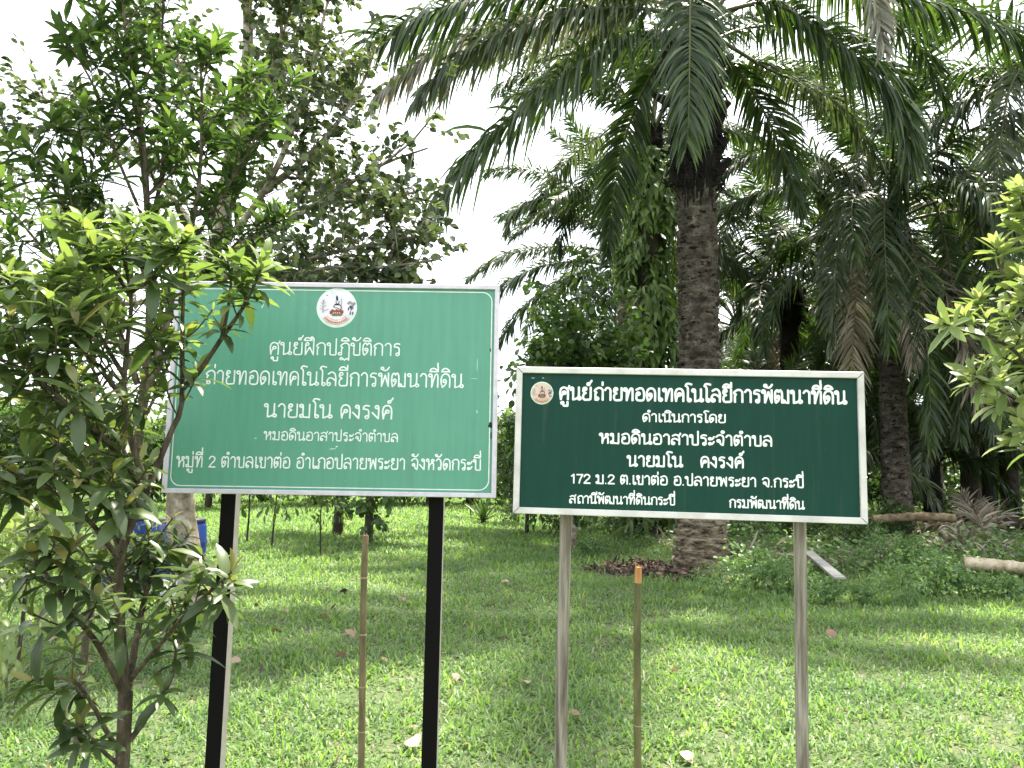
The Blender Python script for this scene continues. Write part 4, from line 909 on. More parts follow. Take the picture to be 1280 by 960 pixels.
# ------------------------------------------------------------------ fallen leaves
def fallen():
    rg = rng(381)
    sp = [(415, 735, .24, .2, 'large curled orange brown dry leaf on the shaded lawn'), (430, 741, .2, -1, 'large dark withered leaf beside the curled orange leaf'),
          (657, 859, .13, .9, 'pale dry leaf on the lawn between the right black post and the left wooden post'), (843, 840, .13, .9, 'pale dry leaf right of the green bamboo stake'),
          (515, 937, .16, .95, 'big pale dry leaf at the foot of the right black post'), (436, 800, .14, .3, 'brown curled leaf left of the brown bamboo stake'),
          (582, 766, .14, .9, 'pale shredded leaf left of the left wooden post'), (620, 783, .11, .1, 'small dark brown leaf on the middle lawn'),
          (630, 734, .14, .8, 'pale leaf far back beside the left wooden post'), (503, 752, .16, .5, 'tan leaf just left of the right black post'),
          (348, 795, .13, .8, 'pinkish leaf right of the left black post'), (355, 770, .13, .7, 'tan leaf in the shade left of the curled orange leaf'),
          (320, 758, .14, .4, 'brown leaf close to the left black post'), (64, 806, .14, .7, 'pinkish leaf under the low left branches'),
          (60, 762, .15, .5, 'tan leaf on the lawn behind the low left branches'), (290, 838, .12, .8, 'pale leaf beside the left black post foot'),
          (425, 828, .10, .4, 'small brown leaf in the lawn left of the brown bamboo stake'), (480, 830, .10, .3, 'small brown leaf right of the brown bamboo stake'),
          (570, 852, .10, .5, 'small tan leaf right of the right black post'), (105, 838, .12, .7, 'pale leaf behind the sapling trunk'),
          (860, 955, .12, .8, 'pale leaf at the bottom edge right of the green bamboo stake'), (1040, 800, .16, .1, 'dark brown leaf strip on the lawn right of the right wooden post'),
          (405, 776, .11, .6, 'tan leaf on the lawn below the curled orange leaf'), (720, 900, .1, .3, 'brown leaf beside the left wooden post foot'), (950, 780, .1, .2, 'dark leaf left of the right wooden post')]
    for i, (x, y, L, c, lb_) in enumerate(sp):
        p = gnd(x, y); p[2] = gz(p) + .05; mb = MB(); a = rg.random() * 6.28
        leaves(mb, [[0, -L / 2, 0]], [[0, 1, .25 * rg.normal()]], nrm(CZ + rg.normal(size=3) * .35), L * .9, ROUND, 1.0, .5 if i < 2 else .25, 0, [max(c, 0)], rg)
        m = MT['dry_leaf'] if c >= 0 else MT['litter']
        o = mb.build('fallen_leaf', [m]); o.location = p; o.rotation_euler = (.15 * rg.normal(), .15 * rg.normal(), a)
        tag(o, lb_, 'leaf', 'fallen leaves on the lawn')
fallen()

def lawn_litter():
    rg = rng(391); mb = MB(); n = 420; Y = 4 + 11 * rg.random(n) ** 1.3; X = (rg.random(n) * 2 - 1) * .72 * Y
    P = np.stack([X, Y, ground_h(X, Y) + .02 + .03 * rg.random(n)], 1); D = rand_dir(rg, n) * np.array([1, 1, .3])
    leaves(mb, P, D, nrm(CZ + rg.normal(size=(n, 3)) * .4), .03 + .07 * rg.random(n) ** 2, LANCE, .8, .3, 0, rg.random(n) ** .7, rg)
    tag(mb.build('lawn_litter', [MT['litter']]), 'small brown leaf bits and twigs scattered through the lawn', kind='stuff')
lawn_litter()

# ------------------------------------------------------------------ barrels
def barrel(px, Y, label):
    p = np.array([at(px, 640, Y)[0], Y, 0.]); root = empty('barrel', p, label, 'barrel', 'blue plastic barrels')
    z = np.array([0, .02, .05, .25, .29, .31, .33, .37, .57, .60, .62, .65, .82, .86, .88, .885]); r = np.array([.24, .265, .275, .288, .288, .297, .288, .29, .29, .288, .297, .288, .275, .262, .25, .2])
    mb = MB(); tube(mb, np.stack([z * 0, z * 0, z], 1), r, 28); mb.build('body', [MT['barrel']], root)
    mb = MB(); tube(mb, [(0, 0, .872), (0, 0, .90), (0, 0, .912)], [.268, .268, .25], 28); mb.build('lid', [MT['barrel_dark']], root)
    mb = MB(); tube(mb, [(.09, .1, .912), (.09, .1, .93)], [.04, .04], 12); mb.build('bung', [MT['barrel']], root)
barrel(229, 9.4, 'blue plastic barrel directly behind the lichen spotted trunk')
barrel(166, 9.6, 'blue plastic barrel left of the other one behind the sapling trunk')
p = np.array([at(215, 700, 8.4)[0], 8.35, 0]); mb = MB()
u = np.linspace(0, 1, 7); U, Vv = np.meshgrid(u, u); pts = np.stack([(U - .5) * .16, .03 * np.sin(U * 8) + .02 * np.sin(Vv * 7), .05 + Vv * .28], -1); ii = np.arange(6)[:, None] * 7 + np.arange(6)[None]
f = np.stack([ii, ii + 1, ii + 8, ii + 7], -1).reshape(-1, 4); mb.add(pts, f); mb.add(pts + [0, .012, 0], f[:, ::-1])
o = mb.build('rag', [MT['rag']]); o.location = p; tag(o, 'white rag hanging beside the lichen spotted trunk in front of the barrels', 'rag')

# ------------------------------------------------------------------ bamboo stakes
def bamboo(top, bot, Y, r, nodes_, skin, label):
    """top, bot: photo pixels of the cut end and of the lowest point seen"""
    a = at(*top, Y); c = at(*bot, Y); d = nrm(a - c); g = c - d * (c[2] + .15) / d[2]; L = np.linalg.norm(a - g)
    root = empty('bamboo_stake', (g + d * .15 / d[2]), label, 'bamboo stake', 'bamboo stakes in front of the signs'); offp = np.array(root.location)
    cutL = .055 if skin == 'bamboo' else .03
    mb = MB(); zz = np.linspace(0, L - cutL, 60); rr = r * (1.06 - .1 * zz / L)
    for q in nodes_: rr = rr + .0022 * np.exp(-((zz - (L - q)) / .012) ** 2)
    bow = np.sin(zz / L * 5) * .008
    tube(mb, g + d * zz[:, None] + np.array([1, 0, 0]) * bow[:, None], rr, 14); mb.build('culm', [MT[skin]], root, off=offp)
    mb = MB(); e = g + d * (L - cutL) + np.array([1, 0, 0]) * bow[-1]
    tube(mb, [e - d * .002, e + d * cutL * .7, e + d * cutL], [r * .97, r * .95, r * .86], 14)
    for k in range(5): tube(mb, [e + d * cutL * .8 + np.array([math.cos(k * 1.3), math.sin(k * 1.3), 0]) * r * .7, e + d * (cutL * 1.05 + .006 * (k % 3)) + np.array([math.cos(k * 1.3), math.sin(k * 1.3), 0]) * r * .75], [.003, .0012], 4)
    mb.build('cut_end', [MT['bamboo_cut' if skin == 'bamboo' else 'bamboo_oldcut']], root, off=offp)
    for q in nodes_:
        mb = MB(); zq = L - q; pc = g + d * zq + np.array([1, 0, 0]) * math.sin(zq / L * 5) * .008
        tube(mb, [pc - d * .003, pc, pc + d * .003], [r * 1.04, r * 1.13, r * 1.04], 14, 0, .5, False); mb.build('node_ring', [MT['bamboo_ring']], root, off=offp)
bamboo((459.5, 669), (449, 960), 3.0, .0125, (.16, .37, .56, .72, .95), 'bamboo_brown', 'older brown bamboo stake between the black posts of the green sign')
bamboo((800.5, 709), (795, 960), 2.9, .0135, (.25, .42, .56, .70), 'bamboo', 'green bamboo stake with orange cut end between the posts of the dark sign')

# ------------------------------------------------------------------ signs
def arc(cx, cy, r, n=12):
    a = np.linspace(0, 2 * math.pi, n + 1); return [np.stack([cx + r * np.cos(a), cy + r * np.sin(a)], 1)]
def st(*pts):
    """polyline through pts; a third value marks a hard corner; smooth between corners"""
    out = []; cur = []
    for p in pts:
        cur.append(p[:2])
        if len(p) == 3 and len(cur) > 1: out.append(cur); cur = [p[:2]]
    if len(cur) > 1: out.append(cur)
    return [spline(np.array(c), 2 if len(c) == 2 else 4 * len(c)) for c in out]
LR = .105
HEADL = lambda: arc(.12, .87, LR)
BEAK = [(.0, 0), (.0, .5), (.07, .60, 1), (-.06, .72), (.02, .86), (.22, .98), (.38, .94), (.49, .80), (.5, .62), (.5, 0)]
def beak(x): return st(*[(p[0] + x,) + tuple(p[1:]) for p in BEAK])
DO = st((.63, 0), (.63, .62), (.55, .9), (.36, 1), (.16, .9), (.06, .6), (.08, .28), (.15, 0, 1), (.28, .12), (.385, .30), (.40, .46))
GLY = {
 'ก': (.72, beak(.12)), 'ถ': (.78, beak(.2) + arc(.3, .1, LR)), 'ภ': (.82, beak(.24) + arc(.13, .1, LR)),
 'ฏ': (.82, beak(.24) + arc(.13, .1, LR) + st((.74, .0), (.74, -.42, 1), (.6, -.28, 1), (.46, -.42, 1), (.33, -.3)) + arc(.24, -.3, .085)),
 'ข': (.66, arc(.14, .87, LR) + st((.245, .87), (.25, .74), (.08, .58, 1), (.2, .44), (.2, 0, 1), (.55, 0, 1), (.55, 1))),
 'ค': (.72, st((.62, 0), (.62, .62), (.54, .9), (.36, 1), (.16, .9), (.08, .6), (.1, .25), (.13, 0, 1), (.17, .25), (.27, .46)) + arc(.36, .54, LR)),
 'ศ': (.74, st((.62, 0), (.62, .62), (.54, .86), (.34, .97), (.15, .87), (.08, .6), (.1, .25), (.13, 0, 1), (.17, .25), (.27, .46)) + arc(.36, .54, LR) + st((.55, .86), (.66, .95), (.7, 1.1))),
 'ง': (.58, arc(.32, .87, LR) + st((.425, .87), (.44, .5), (.42, 0, 1), (.04, .45))),
 'จ': (.70, st((.06, .80), (.2, .96), (.36, 1), (.54, .88), (.59, .55), (.54, 0, 1), (.38, .12), (.33, .34)) + arc(.235, .42, LR)),
 'ด': (.74, DO + arc(.295, .47, LR)),
 'ต': (.74, st((.62, 0), (.62, .65), (.58, .9), (.46, 1), (.35, .84, 1), (.24, 1), (.1, .85), (.07, .55), (.08, .28), (.15, 0, 1), (.28, .12), (.385, .30), (.40, .46)) + arc(.295, .47, LR)),
 'ท': (.76, HEADL() + st((.225, .87), (.225, 0, 1), (.32, .45), (.45, .9), (.55, .97), (.62, .84), (.62, 0))),
 'น': (.80, HEADL() + st((.225, .87), (.225, 0, 1), (.42, .06), (.54, .14)) + arc(.66, .11, LR) + st((.58, .2), (.62, .4), (.62, 1))),
 'บ': (.74, HEADL() + st((.225, .87), (.225, .12), (.26, .02), (.34, 0), (.5, 0), (.6, .02), (.62, .12), (.62, 1))),
 'ป': (.74, HEADL() + st((.225, .87), (.225, .12), (.26, .02), (.34, 0), (.5, 0), (.6, .02), (.62, .12), (.62, 1.34))),
 'ฝ': (.78, arc(.22, .87, LR) + st((.115, .87), (.115, 0, 1), (.38, .62, 1), (.65, 0, 1), (.65, 1.34))),
 'พ': (.80, HEADL() + st((.225, .87), (.225, 0, 1), (.45, .84, 1), (.67, 0, 1), (.67, 1))),
 'ม': (.76, HEADL() + st((.225, .87), (.225, .12)) + arc(.14, .11, LR) + st((.2, .03), (.62, 0, 1), (.62, 1))),
 'ย': (.74, arc(.22, .88, LR) + st((.115, .88), (.11, .68), (.28, .54, 1), (.13, .42), (.11, .14), (.2, 0), (.38, 0), (.56, .02), (.62, .14), (.62, 1))),
 'ร': (.58, arc(.32, .1, LR) + st((.425, .1), (.42, .52), (.34, .66), (.1, .70, 1), (.12, .88), (.26, .97), (.46, .93))),
 'ล': (.74, st((.62, 0), (.62, .62), (.52, .92), (.34, 1), (.12, .86)) + arc(.17, .11, LR) + st((.07, .14), (.07, .38), (.2, .56), (.4, .54), (.61, .36))),
 'ส': (.76, st((.62, 0), (.62, .62), (.52, .88), (.34, .97), (.12, .84)) + arc(.17, .11, LR) + st((.07, .14), (.07, .38), (.2, .56), (.4, .54), (.61, .36)) + st((.52, .86), (.66, .98), (.7, 1.12))),
 'ว': (.60, arc(.36, .1, LR) + st((.465, .1), (.48, .55), (.42, .88), (.24, 1), (.06, .84))),
 'ห': (.78, HEADL() + st((.225, .87), (.225, 0, 1), (.3, .4), (.5, .66)) + arc(.56, .84, LR) + st((.5, .66), (.62, .55), (.64, .4), (.64, 0))),
 'อ': (.74, arc(.235, .55, LR) + st((.13, .55), (.11, .16), (.2, .02), (.38, 0), (.56, .03), (.63, .2), (.63, .62), (.54, .92), (.35, 1), (.1, .86))),
 'ฒ': (1.08, st((.54, .0), (.54, .65), (.5, .9), (.41, 1), (.31, .86, 1), (.22, 1), (.1, .85), (.07, .55), (.08, .28), (.13, 0, 1), (.25, .12), (.34, .30), (.355, .45)) + arc(.265, .46, .09) + st((.54, .0, 1), (.54, .1)) + arc(.63, .11, .09) + st((.7, .04), (.95, 0, 1), (.95, 1))),
 'า': (.56, st((.06, .80), (.18, .97), (.32, .97), (.43, .82), (.44, .6), (.44, 0))),
 'ะ': (.50, arc(.13, .62, .09) + st((.2, .56), (.3, .6), (.42, .82)) + arc(.13, .13, .09) + st((.2, .07), (.3, .11), (.42, .33))),
 'เ': (.38, arc(.25, .1, LR) + st((.145, .1), (.145, 1))), 'แ': (.7, []),
 'โ': (.44, arc(.29, .1, LR) + st((.185, .1), (.185, 1.06), (.04, 1.24, 1), (.1, 1.38), (.22, 1.42), (.44, 1.36))),
 '1': (.50, st((.1, .80), (.3, 1, 1), (.3, 0))), '7': (.62, st((.06, .98), (.56, .98, 1), (.36, .5), (.26, 0))),
 '2': (.64, st((.06, .76), (.16, .96), (.33, 1.0), (.52, .86), (.48, .6), (.26, .32), (.06, .01, 1), (.57, .01))), '.': (.24, st((.08, .02), (.10, .03))),
}
MARK = {'ิ': st((-.54, 1.16), (-.46, 1.34), (-.28, 1.40), (-.1, 1.3), (-.02, 1.16, 1), (-.54, 1.16)),
        'ี': st((-.54, 1.16), (-.46, 1.34), (-.28, 1.40), (-.1, 1.3), (-.0, 1.16, 1), (-.54, 1.16)) + st((-.0, 1.16), (.0, 1.54)),
        'ึ': st((-.54, 1.16), (-.46, 1.34), (-.28, 1.38), (-.1, 1.28), (-.02, 1.16, 1), (-.54, 1.16)) + arc(-.04, 1.38, .075),
        'ั': arc(-.42, 1.34, .085) + st((-.40, 1.24), (-.2, 1.18), (-.06, 1.28), (.03, 1.44)), 'ู': st((-.36, -.24), (-.3, -.46), (-.28, -.52, 1), (-.02, -.52, 1), (-.02, -.2)) + arc(-.38, -.29, .08),
        '่': st((-.02, 1.2), (-.02, 1.44)), '์': arc(-.16, 1.27, .085) + st((-.09, 1.32), (-.02, 1.42), (.06, 1.56)), 'ํ': arc(-.06, 1.3, .095)}
def layout(s):
    """strokes of a Thai line in units of letter height, and its width"""
    out = []; x = 0; stem = 0; tall = False; above = False
    for ch in s:
        if ch == ' ': x += .42; continue
        if ch == 'ำ':
            out += [a + np.array([stem, 0]) for a in MARK['ํ']]; ch = 'า'
        if ch in GLY:
            wd, ss = GLY[ch]; out += [a + np.array([x, 0]) for a in ss]; stem = x + max((a[:, 0].max() for a in ss)) if ss else x
            if ch in 'ศส': stem = x + .62
            tall = ch in 'ฝป'; above = False; x += wd + .02
        else:
            dx = -.10 if tall else 0; dy = 0
            if ch in '่์' and above: dy = .36; 
            out += [a + np.array([stem + dx, dy]) for a in MARK[ch]]
            if ch in 'ิีึั': above = True
    return out, x
def lettering(root, text, x0, x1, yb0, yb1, hgt, bold, mat, name='lettering', zb=.0):
    """text between x0..x1 (metres on the sign face), baseline from yb0 to yb1"""
    strokes, wd = layout(text); mb = MB(); sx = (x1 - x0) / wd; hw = bold * hgt
    th = np.array([-90, -45, 0, 45, 90.]) ; cs, sn = np.sin(np.radians(th)), np.cos(np.radians(th))
    for a in strokes:
        P = np.stack([x0 + a[:, 0] * sx, yb0 + (yb1 - yb0) * (a[:, 0] / wd) + a[:, 1] * hgt], 1)
        if np.linalg.norm(P[0] - P[-1]) < 1e-6 and len(P) > 4: closed = True
        else:
            closed = False
            d0, d1 = nrm(P[1] - P[0]), nrm(P[-1] - P[-2])
            P = np.vstack([P[0] - d0 * hw * .75, P[0] - d0 * hw * .35, P, P[-1] + d1 * hw * .35, P[-1] + d1 * hw * .75])
        T = nrm(np.gradient(P, axis=0))
        if closed: T[0] = T[-1] = nrm((P[1] - P[-2]))
        Nn = np.stack([-T[:, 1], T[:, 0]], 1); n = len(P); wv = np.full(n, hw)
        if not closed: wv[0] = wv[-1] = hw * .55; wv[1] = wv[-2] = hw * .92
        xy = P[:, None] + Nn[:, None] * (wv[:, None] * cs)[..., None]
        z = -(.0003 + .0008 * sn)[None] * np.ones((n, 1))
        V = np.stack([xy[..., 0], z, xy[..., 1]], -1)
        i = np.arange(n - 1)[:, None] * 5; j = np.arange(4)[None]
        F = np.stack([i + j, i + j + 1, i + 6 + j, i + 5 + j], -1).reshape(-1, 4)
        mb.add(V, F)
    o = mb.build(name, [MT[mat]], root); o.location.y = zb; return o

def disc_pts(cx, cz, rx, rz, y, n=28, dome=.0004, rot=0):
    a = np.arange(n) * 2 * math.pi / n; x, z = rx * np.cos(a), rz * np.sin(a)
    c_, s__ = math.cos(rot), math.sin(rot); x, z = c_ * x - s__ * z, s__ * x + c_ * z
    V = np.vstack([np.stack([cx + x, np.full(n, y), cz + z], 1), np.stack([cx + x * .9, np.full(n, y - dome), cz + z * .9], 1), [[cx, y - dome * 1.1, cz]]])
    F4 = [[i, (i + 1) % n, n + (i + 1) % n, n + i] for i in range(n)]; F3 = [[n + i, n + (i + 1) % n, 2 * n] for i in range(n)]
    return V, F4, F3
def disc(mb, *a, **k):
    mat = k.pop('mat', 0); V, F4, F3 = disc_pts(*a, **k); b = mb.n; mb.add(V, F4, mat); mb.f.append((np.array(F3) + b, mat))
def emblem(root, cx, cz, r, face, rim, sub):
    """round badge: rim, face, seated crowned figure on a red mound, bare tree, fungus-like tree, lower scroll"""
    mb = MB(); disc(mb, cx, cz, r, r, -.0006, 48); E = mb.build('emblem', [MT[rim]], root)
    def part(name, mats, fn):
        m = MB(); fn(m); m.build(name, [MT[q] for q in mats], E)
    part('face_disc', [face], lambda m: disc(m, cx, cz, r * .93, r * .93, -.0016, 48))
    Z = -.0026
    def ln(m, pts, w, mat=0, y=Z):
        P = np.array([[cx + a * r, y, cz + b * r] for a, b in pts]); tube(m, P, w * r, 6, mat)
    def fig(m):
        disc(m, cx + .02 * r, cz + .30 * r, .085 * r, .11 * r, Z, 16, mat=1)                # head
        V, F4, F3 = disc_pts(cx + .0 * r, cz + .47 * r, .055 * r, .15 * r, Z - .0003, 12, rot=.12); b = m.n; m.add(V, F4, 0); m.f.append((np.array(F3) + b, 0))   # crown
        disc(m, cx + .02 * r, cz + .16 * r, .14 * r, .05 * r, Z - .0006, 16, mat=0)           # collar
        disc(m, cx + .03 * r, cz + .02 * r, .10 * r, .17 * r, Z - .0002, 16, mat=1)           # torso
        ln(m, [(.16, .14), (.24, .02), (.2, -.1)], .022); ln(m, [(-.1, .14), (-.17, .06), (-.05, -.02)], .022)
        ln(m, [(-.02, .0), (.14, -.08)], .02); ln(m, [(.22, .46), (.23, .2), (.22, -.02)], .018, 2); ln(m, [(-.05, .34), (-.02, .2)], .02); ln(m, [(.1, .34), (.1, .2)], .02)
        disc(m, cx - .12 * r, cz - .12 * r, .16 * r, .07 * r, Z - .0001, 16, mat=1, rot=.5)
    part('crowned_figure', ['em_dark', face, 'em_grey'], fig)
    def mound(m):
        for k in range(9):
            disc(m, cx + (-.27 + .068 * k) * r, cz + (-.24 + .035 * ((k * 5) % 3)) * r, .075 * r, .10 * r, Z - .0004 - .0001 * k, 10, mat=0)
        for k in range(6):
            disc(m, cx + (-.15 + .075 * k) * r, cz + (-.36 + .02 * (k % 2)) * r, .08 * r, .055 * r, Z - .0014 - .0001 * k, 10, mat=1)
        for k in range(4): disc(m, cx + (-.14 + .1 * k) * r, cz - .27 * r, .03 * r, .03 * r, Z - .0022, 8, mat=2)
    part('mound', ['em_red', 'em_olive', face], mound)
    def tree(m):
        ln(m, [(-.68, -.25), (-.68, .1), (-.69, .4)], .020)
        for a, b in (((-.68, 0), (-.82, .1)), ((-.68, .0), (-.52, .14)), ((-.68, .12), (-.8, .28)), ((-.68, .15), (-.56, .3)), ((-.68, -.1), (-.84, -.03)), ((-.68, .25), (-.62, .42)), ((-.68, -.18), (-.5, -.12)), ((-.5, -.12), (-.4, -.06))):
            ln(m, [a, b], .012)
        disc(m, cx - .5 * r, cz + .62 * r, .05 * r, .03 * r, Z, 10)
    part('bare_tree', ['em_grey'], tree)
    def rt(m):
        for k in range(5): disc(m, cx + (.58 + .07 * k) * r, cz + (.24 + .05 * math.sin(k * 1.5)) * r, .07 * r, .07 * r, Z - .0001 * k, 10, mat=1)
        for x, y0, y1 in ((.58, -.12, .02), (.66, -.02, .12), (.72, -.12, .1), (.8, -.06, .12), (.68, -.34, -.18), (.8, -.34, -.2)): ln(m, [(x, y0), (x + .01, y1)], .028)
    part('leafy_tree', ['em_dark', 'em_grey'], rt)
    def scroll(m):
        a = np.radians(np.linspace(218, 322, 40)); 
        for k in range(len(a) - 1):
            if k % 3 == 2: continue
            ln(m, [(.70 * math.cos(a[k]), .70 * math.sin(a[k]) - .04), (.70 * math.cos(a[k + 1]), .70 * math.sin(a[k + 1]) - .04)], .05, 0)
        ln(m, [(.58 * math.cos(t), .58 * math.sin(t) - .04) for t in a], .012, 0); ln(m, [(.82 * math.cos(t), .82 * math.sin(t) - .02) for t in a], .012, 0)
    part('scroll', ['em_orange'], scroll)
    return E

def frame_mb(mb, W, H, t, depth, mat=0):
    """four mitred bars, front face at y=-depth/2"""
    o = [(-W / 2, -H / 2), (W / 2, -H / 2), (W / 2, H / 2), (-W / 2, H / 2)]; i = [(-W / 2 + t, -H / 2 + t), (W / 2 - t, -H / 2 + t), (W / 2 - t, H / 2 - t), (-W / 2 + t, H / 2 - t)]
    bv = .0025
    for k in range(4):
        l = (k + 1) % 4; V = []
        for (a, c) in ((o[k], i[k]), (o[l], i[l])):
            a, c = np.array(a), np.array(c); e = nrm(c - a) * bv
            V += [[a[0], depth / 2, a[1]], [a[0], -depth / 2 + bv, a[1]], [a[0] + e[0], -depth / 2, a[1] + e[1]], [c[0] - e[0], -depth / 2, c[1] - e[1]], [c[0], -depth / 2 + bv, c[1]], [c[0], depth / 2, c[1]]]
        F = [[q, (q + 1) % 6, (q + 1) % 6 + 6, q + 6] for q in range(6)]
        mb.add(V, np.array(F)[:, ::-1], mat)

def sign(name, loc, rot, W, H, t, label, cat_label, face, frame):
    root = empty(name, (loc[0], loc[1], 0), label, cat_label, 'government information signs')
    root.rotation_euler = rot
    return root

# faded green sign (left)
def corner_uv(px, W, H, quad):
    TL, TR, BR, BL = [np.array(q, float) for q in quad]; x, y = px
    for _ in range(6):
        pass
    v = (y - TL[1]) / (BL[1] - TL[1]); u = .5
    for _ in range(8):
        l = TL + (BL - TL) * v; r = TR + (BR - TR) * v; u = (x - l[0]) / (r[0] - l[0])
        tp = TL + (TR - TL) * u; bt = BL + (BR - BL) * u; v = (y - tp[1]) / (bt[1] - tp[1])
    return (u - .5) * W, (.5 - v) * H

def build_green():
    q = (-0.641, 2.7927, 1.8066); W, H = 1.2, .7787
    root = empty('information_sign', (q[0], q[1] + .03, 0), 'faded light green Thai information sign on two black steel posts', 'sign', 'Thai information signs')
    root.rotation_euler = (0, R(-.32), R(-.41)); zc = q[2]
    def up(o): o.location.z += zc; o.location.y -= .03; return o
    Z1 = 1280 / 440.
    quad = [((225 - 200) * Z1, (352 - 340) * Z1), ((628 - 200) * Z1, (357.5 - 340) * Z1), ((623.5 - 200) * Z1, (622.5 - 340) * Z1), ((207.5 - 200) * Z1, (616 - 340) * Z1)]
    uv = lambda x, y: corner_uv((x, y), W, H, quad)
    FY = -.006  # board face
    mb = MB(); box(mb, (0, FY + .004, 0), (W - .012, .008, H - .012)); up(mb.build('board', [MT['board_green']], root, smooth=False))
    mb = MB(); frame_mb(mb, W, H, .017, .03); up(mb.build('frame', [MT['frame_lilac']], root, smooth=False))
    # rounded pale line
    mb = MB(); a, b, rc = W / 2 - .027, H / 2 - .027, .035
    top = H / 2 - .0185
    pts = []
    for cx, cz, a0 in ((a - rc, -b + rc, -90), (a - rc, b - rc, 0), (-a + rc, b - rc, 90), (-a + rc, -b + rc, 180)):
        for k in range(7): t = R(a0 + 15 * k); pts.append((cx + rc * math.cos(t), cz + rc * math.sin(t)))
    pts = np.array(pts); n = len(pts); cn = nrm(pts - np.array([0, 0])); 
    T = nrm(np.roll(pts, -1, 0) - np.roll(pts, 1, 0)); Nn = np.stack([T[:, 1], -T[:, 0]], 1)
    V = np.concatenate([np.stack([(pts + Nn * s)[:, 0], np.full(n, FY - .0008), (pts + Nn * s)[:, 1]], 1) for s in (-.0018, .0018)])
    mb.add(V, [[i, (i + 1) % n, n + (i + 1) % n, n + i] for i in range(n)]); up(mb.build('border_line', [MT['white_letter']], root))
    lines = [('ศูนย์ฝึกปฏิบัติการ', 408, 890, 306, 311, 45, .056), ('ถ่ายทอดเทคโนโลยีการพัฒนาที่ดิน', 172, 1116, 413, 428, 49, .056), ('นายมโน คงรงค์', 390, 860, 533, 541, 48, .062),
             ('หมอดินอาสาประจำตำบล', 390, 880, 615, 623, 30, .068), ('หมู่ที่ 2 ตำบลเขาต่อ อำเภอปลายพระยา จังหวัดกระบี่', 72, 1181, 711, 724, 38, .064)]
    for tx, x0, x1, y0, y1, h, bold in lines:
        a = uv(x0, y0); c = uv(x1, y1); up(lettering(root, tx, a[0], c[0], a[1], c[1], h * H / 772, bold, 'white_letter', zb=FY - .0002))
    e = uv(655, 134); E = emblem(root, e[0], e[1], 74 * W / 1190, 'em_white', 'em_mint', 0); E.location.y = FY; up(E)
    # worn spots and the torn hole at the right edge
    mb = MB()
    for x, y, rx, rz, ro in ((1163, 515, 2, 7, .1), (360, 610, 5, 2, 0), (640, 648, 13, 2, .1), (655, 640, 5, 3, .5), (385, 128, 3, 9, -.4), (1164, 345, 1.2, 26, 0), (1152, 395, 14, 1, 0)):
        c = uv(x, y); disc(mb, c[0], c[1], rx * W / 1190, rz * H / 772, FY - .0004, 10, dome=.0002, rot=ro)
    up(mb.build('scratches', [MT['scratch']], root))
    mb = MB()
    for x, y, rx, rz, ro in ((1213, 563, 6, 12, .1), (1208, 566, 5, 5, .4), (1214, 600, 2.5, 14, 0), (1212, 290, 2, 8, 0)):
        c = uv(x, y); disc(mb, c[0], c[1], rx * W / 1190, rz * H / 772, FY - .0012, 10, dome=.0003, rot=ro)
    up(mb.build('torn_hole', [MT['rubber']], root))
    # posts: square steel tube, black front, right flank coloured grey as if sunlit
    for px in (280, 545.5):
        x = at(px, 630, q[1])[0] - q[0]; ph = zc + H / 2 - .06
        mb = MB(); wd = .054
        V = [[x - wd / 2, .022, -.3], [x + wd / 2, .022, -.3], [x + wd / 2, .072, -.3], [x - wd / 2, .072, -.3]]; V += [[v[0], v[1], ph] for v in V]
        mb.add(V, [[0, 1, 5, 4], [2, 3, 7, 6], [3, 0, 4, 7], [4, 5, 6, 7]], 0); mb.add(V, [[1, 2, 6, 5]], 1)
        o = mb.build('post', [MT['post_black'], MT['post_lit_side']], root, smooth=False)
        o.rotation_euler = (0, R(.1), 0)
build_green()

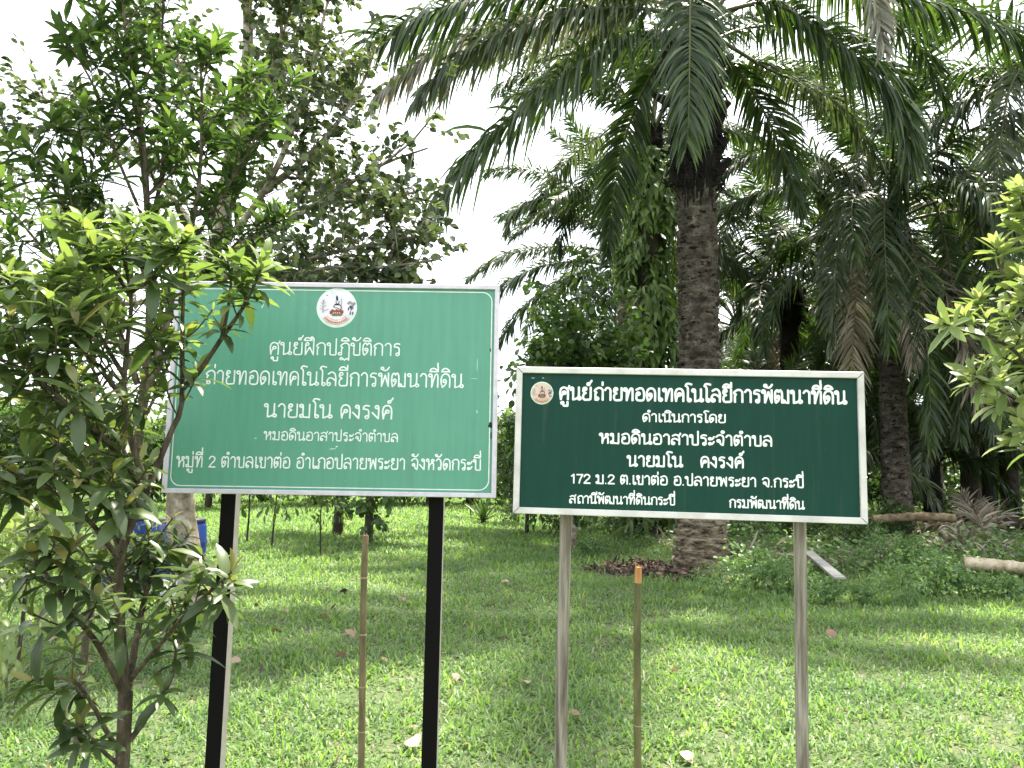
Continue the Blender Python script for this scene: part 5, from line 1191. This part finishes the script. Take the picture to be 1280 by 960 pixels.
def build_dark():
    q = (0.6049, 2.6828, 1.6259); W, H = 1.2, .5179
    root = empty('information_sign', (q[0], q[1] + .03, 0), 'dark green Thai information sign with cream frame on two weathered round posts', 'sign', 'Thai information signs')
    root.rotation_euler = (0, R(.36), R(-4.78)); zc = q[2]
    def up(o): o.location.z += zc; o.location.y -= .03; return o
    Z2 = 1280 / 460.
    quad = [((643 - 630) * Z2, (459 - 440) * Z2), ((1075 - 630) * Z2, (465.5 - 440) * Z2), ((1080.5 - 630) * Z2, (655.5 - 440) * Z2), ((639 - 630) * Z2, (641 - 440) * Z2)]
    uv = lambda x, y: corner_uv((x, y), W, H, quad)
    FY = -.005
    mb = MB(); box(mb, (0, FY + .004, 0), (W - .012, .008, H - .012)); up(mb.build('board', [MT['board_dark']], root, smooth=False))
    mb = MB(); frame_mb(mb, W, H, .022, .032); up(mb.build('frame', [MT['frame_cream']], root, smooth=False))
    mb = MB()
    for sx in (-1, 1):
        for sz in (-1, 1):
            c = np.array([sx * (W / 2 - .011), -.0163, sz * (H / 2 - .011)]); d = np.array([sx, 0, sz]) * .0105
            tube(mb, [c - d, c + d], .0009, 4)
    up(mb.build('mitre_seam', [MT['rubber']], root))
    lines = [('ศูนย์ถ่ายทอดเทคโนโลยีการพัฒนาที่ดิน', 188, 1186, 167, 183, 44, .088), ('ดำเนินการโดย', 483, 776, 245, 249, 28, .09), ('หมอดินอาสาประจำตำบล', 332, 936, 320, 331, 35, .088),
             ('นายมโน   คงรงค์', 430, 838, 399, 406, 36, .088), ('172 ม.2 ต.เขาต่อ อ.ปลายพระยา จ.กระบี่', 230, 1043, 457, 474, 30, .088), ('สถานีพัฒนาที่ดินกระบี่', 226, 601, 525, 533, 26, .088), ('กรมพัฒนาที่ดิน', 786, 1044, 541, 548, 27, .088)]
    for tx, x0, x1, y0, y1, h, bold in lines:
        a = uv(x0, y0); c = uv(x1, y1); up(lettering(root, tx, a[0], c[0], a[1], c[1], h * H / 520, bold, 'white_bold', zb=FY - .0002))
    e = uv(127, 145); E = emblem(root, e[0], e[1], 41 * W / 1215, 'em_pink', 'em_mint', 1); E.location.y = FY; up(E)
    mb = MB()
    for x, y, rx, rz in ((95, 92, 6, 1.5), (131, 92, 4, 1.5)):
        c = uv(x, y); disc(mb, c[0], c[1], rx * W / 1215, rz * H / 520, FY - .0004, 10, dome=.0002)
    up(mb.build('scratches', [MT['scratch']], root))
    for px, top in ((704.5, 0), (1000.5, 0)):
        x = (at(px, 700, q[1])[0] - q[0]) / math.cos(R(4.78)); rg = rng(int(px)); ph = zc + H / 2 - .05
        mb = MB(); zz = np.linspace(-.3, ph, 40)
        tube(mb, np.stack([x + .002 * np.sin(zz * 5 + px), np.full(40, .042 if px < 800 else .040), zz], 1), .0213 + .0006 * np.sin(zz * 9 + px), 16, 0, .5, True, .012, rg)
        mb.build('post', [MT['pole']], root)
build_dark()
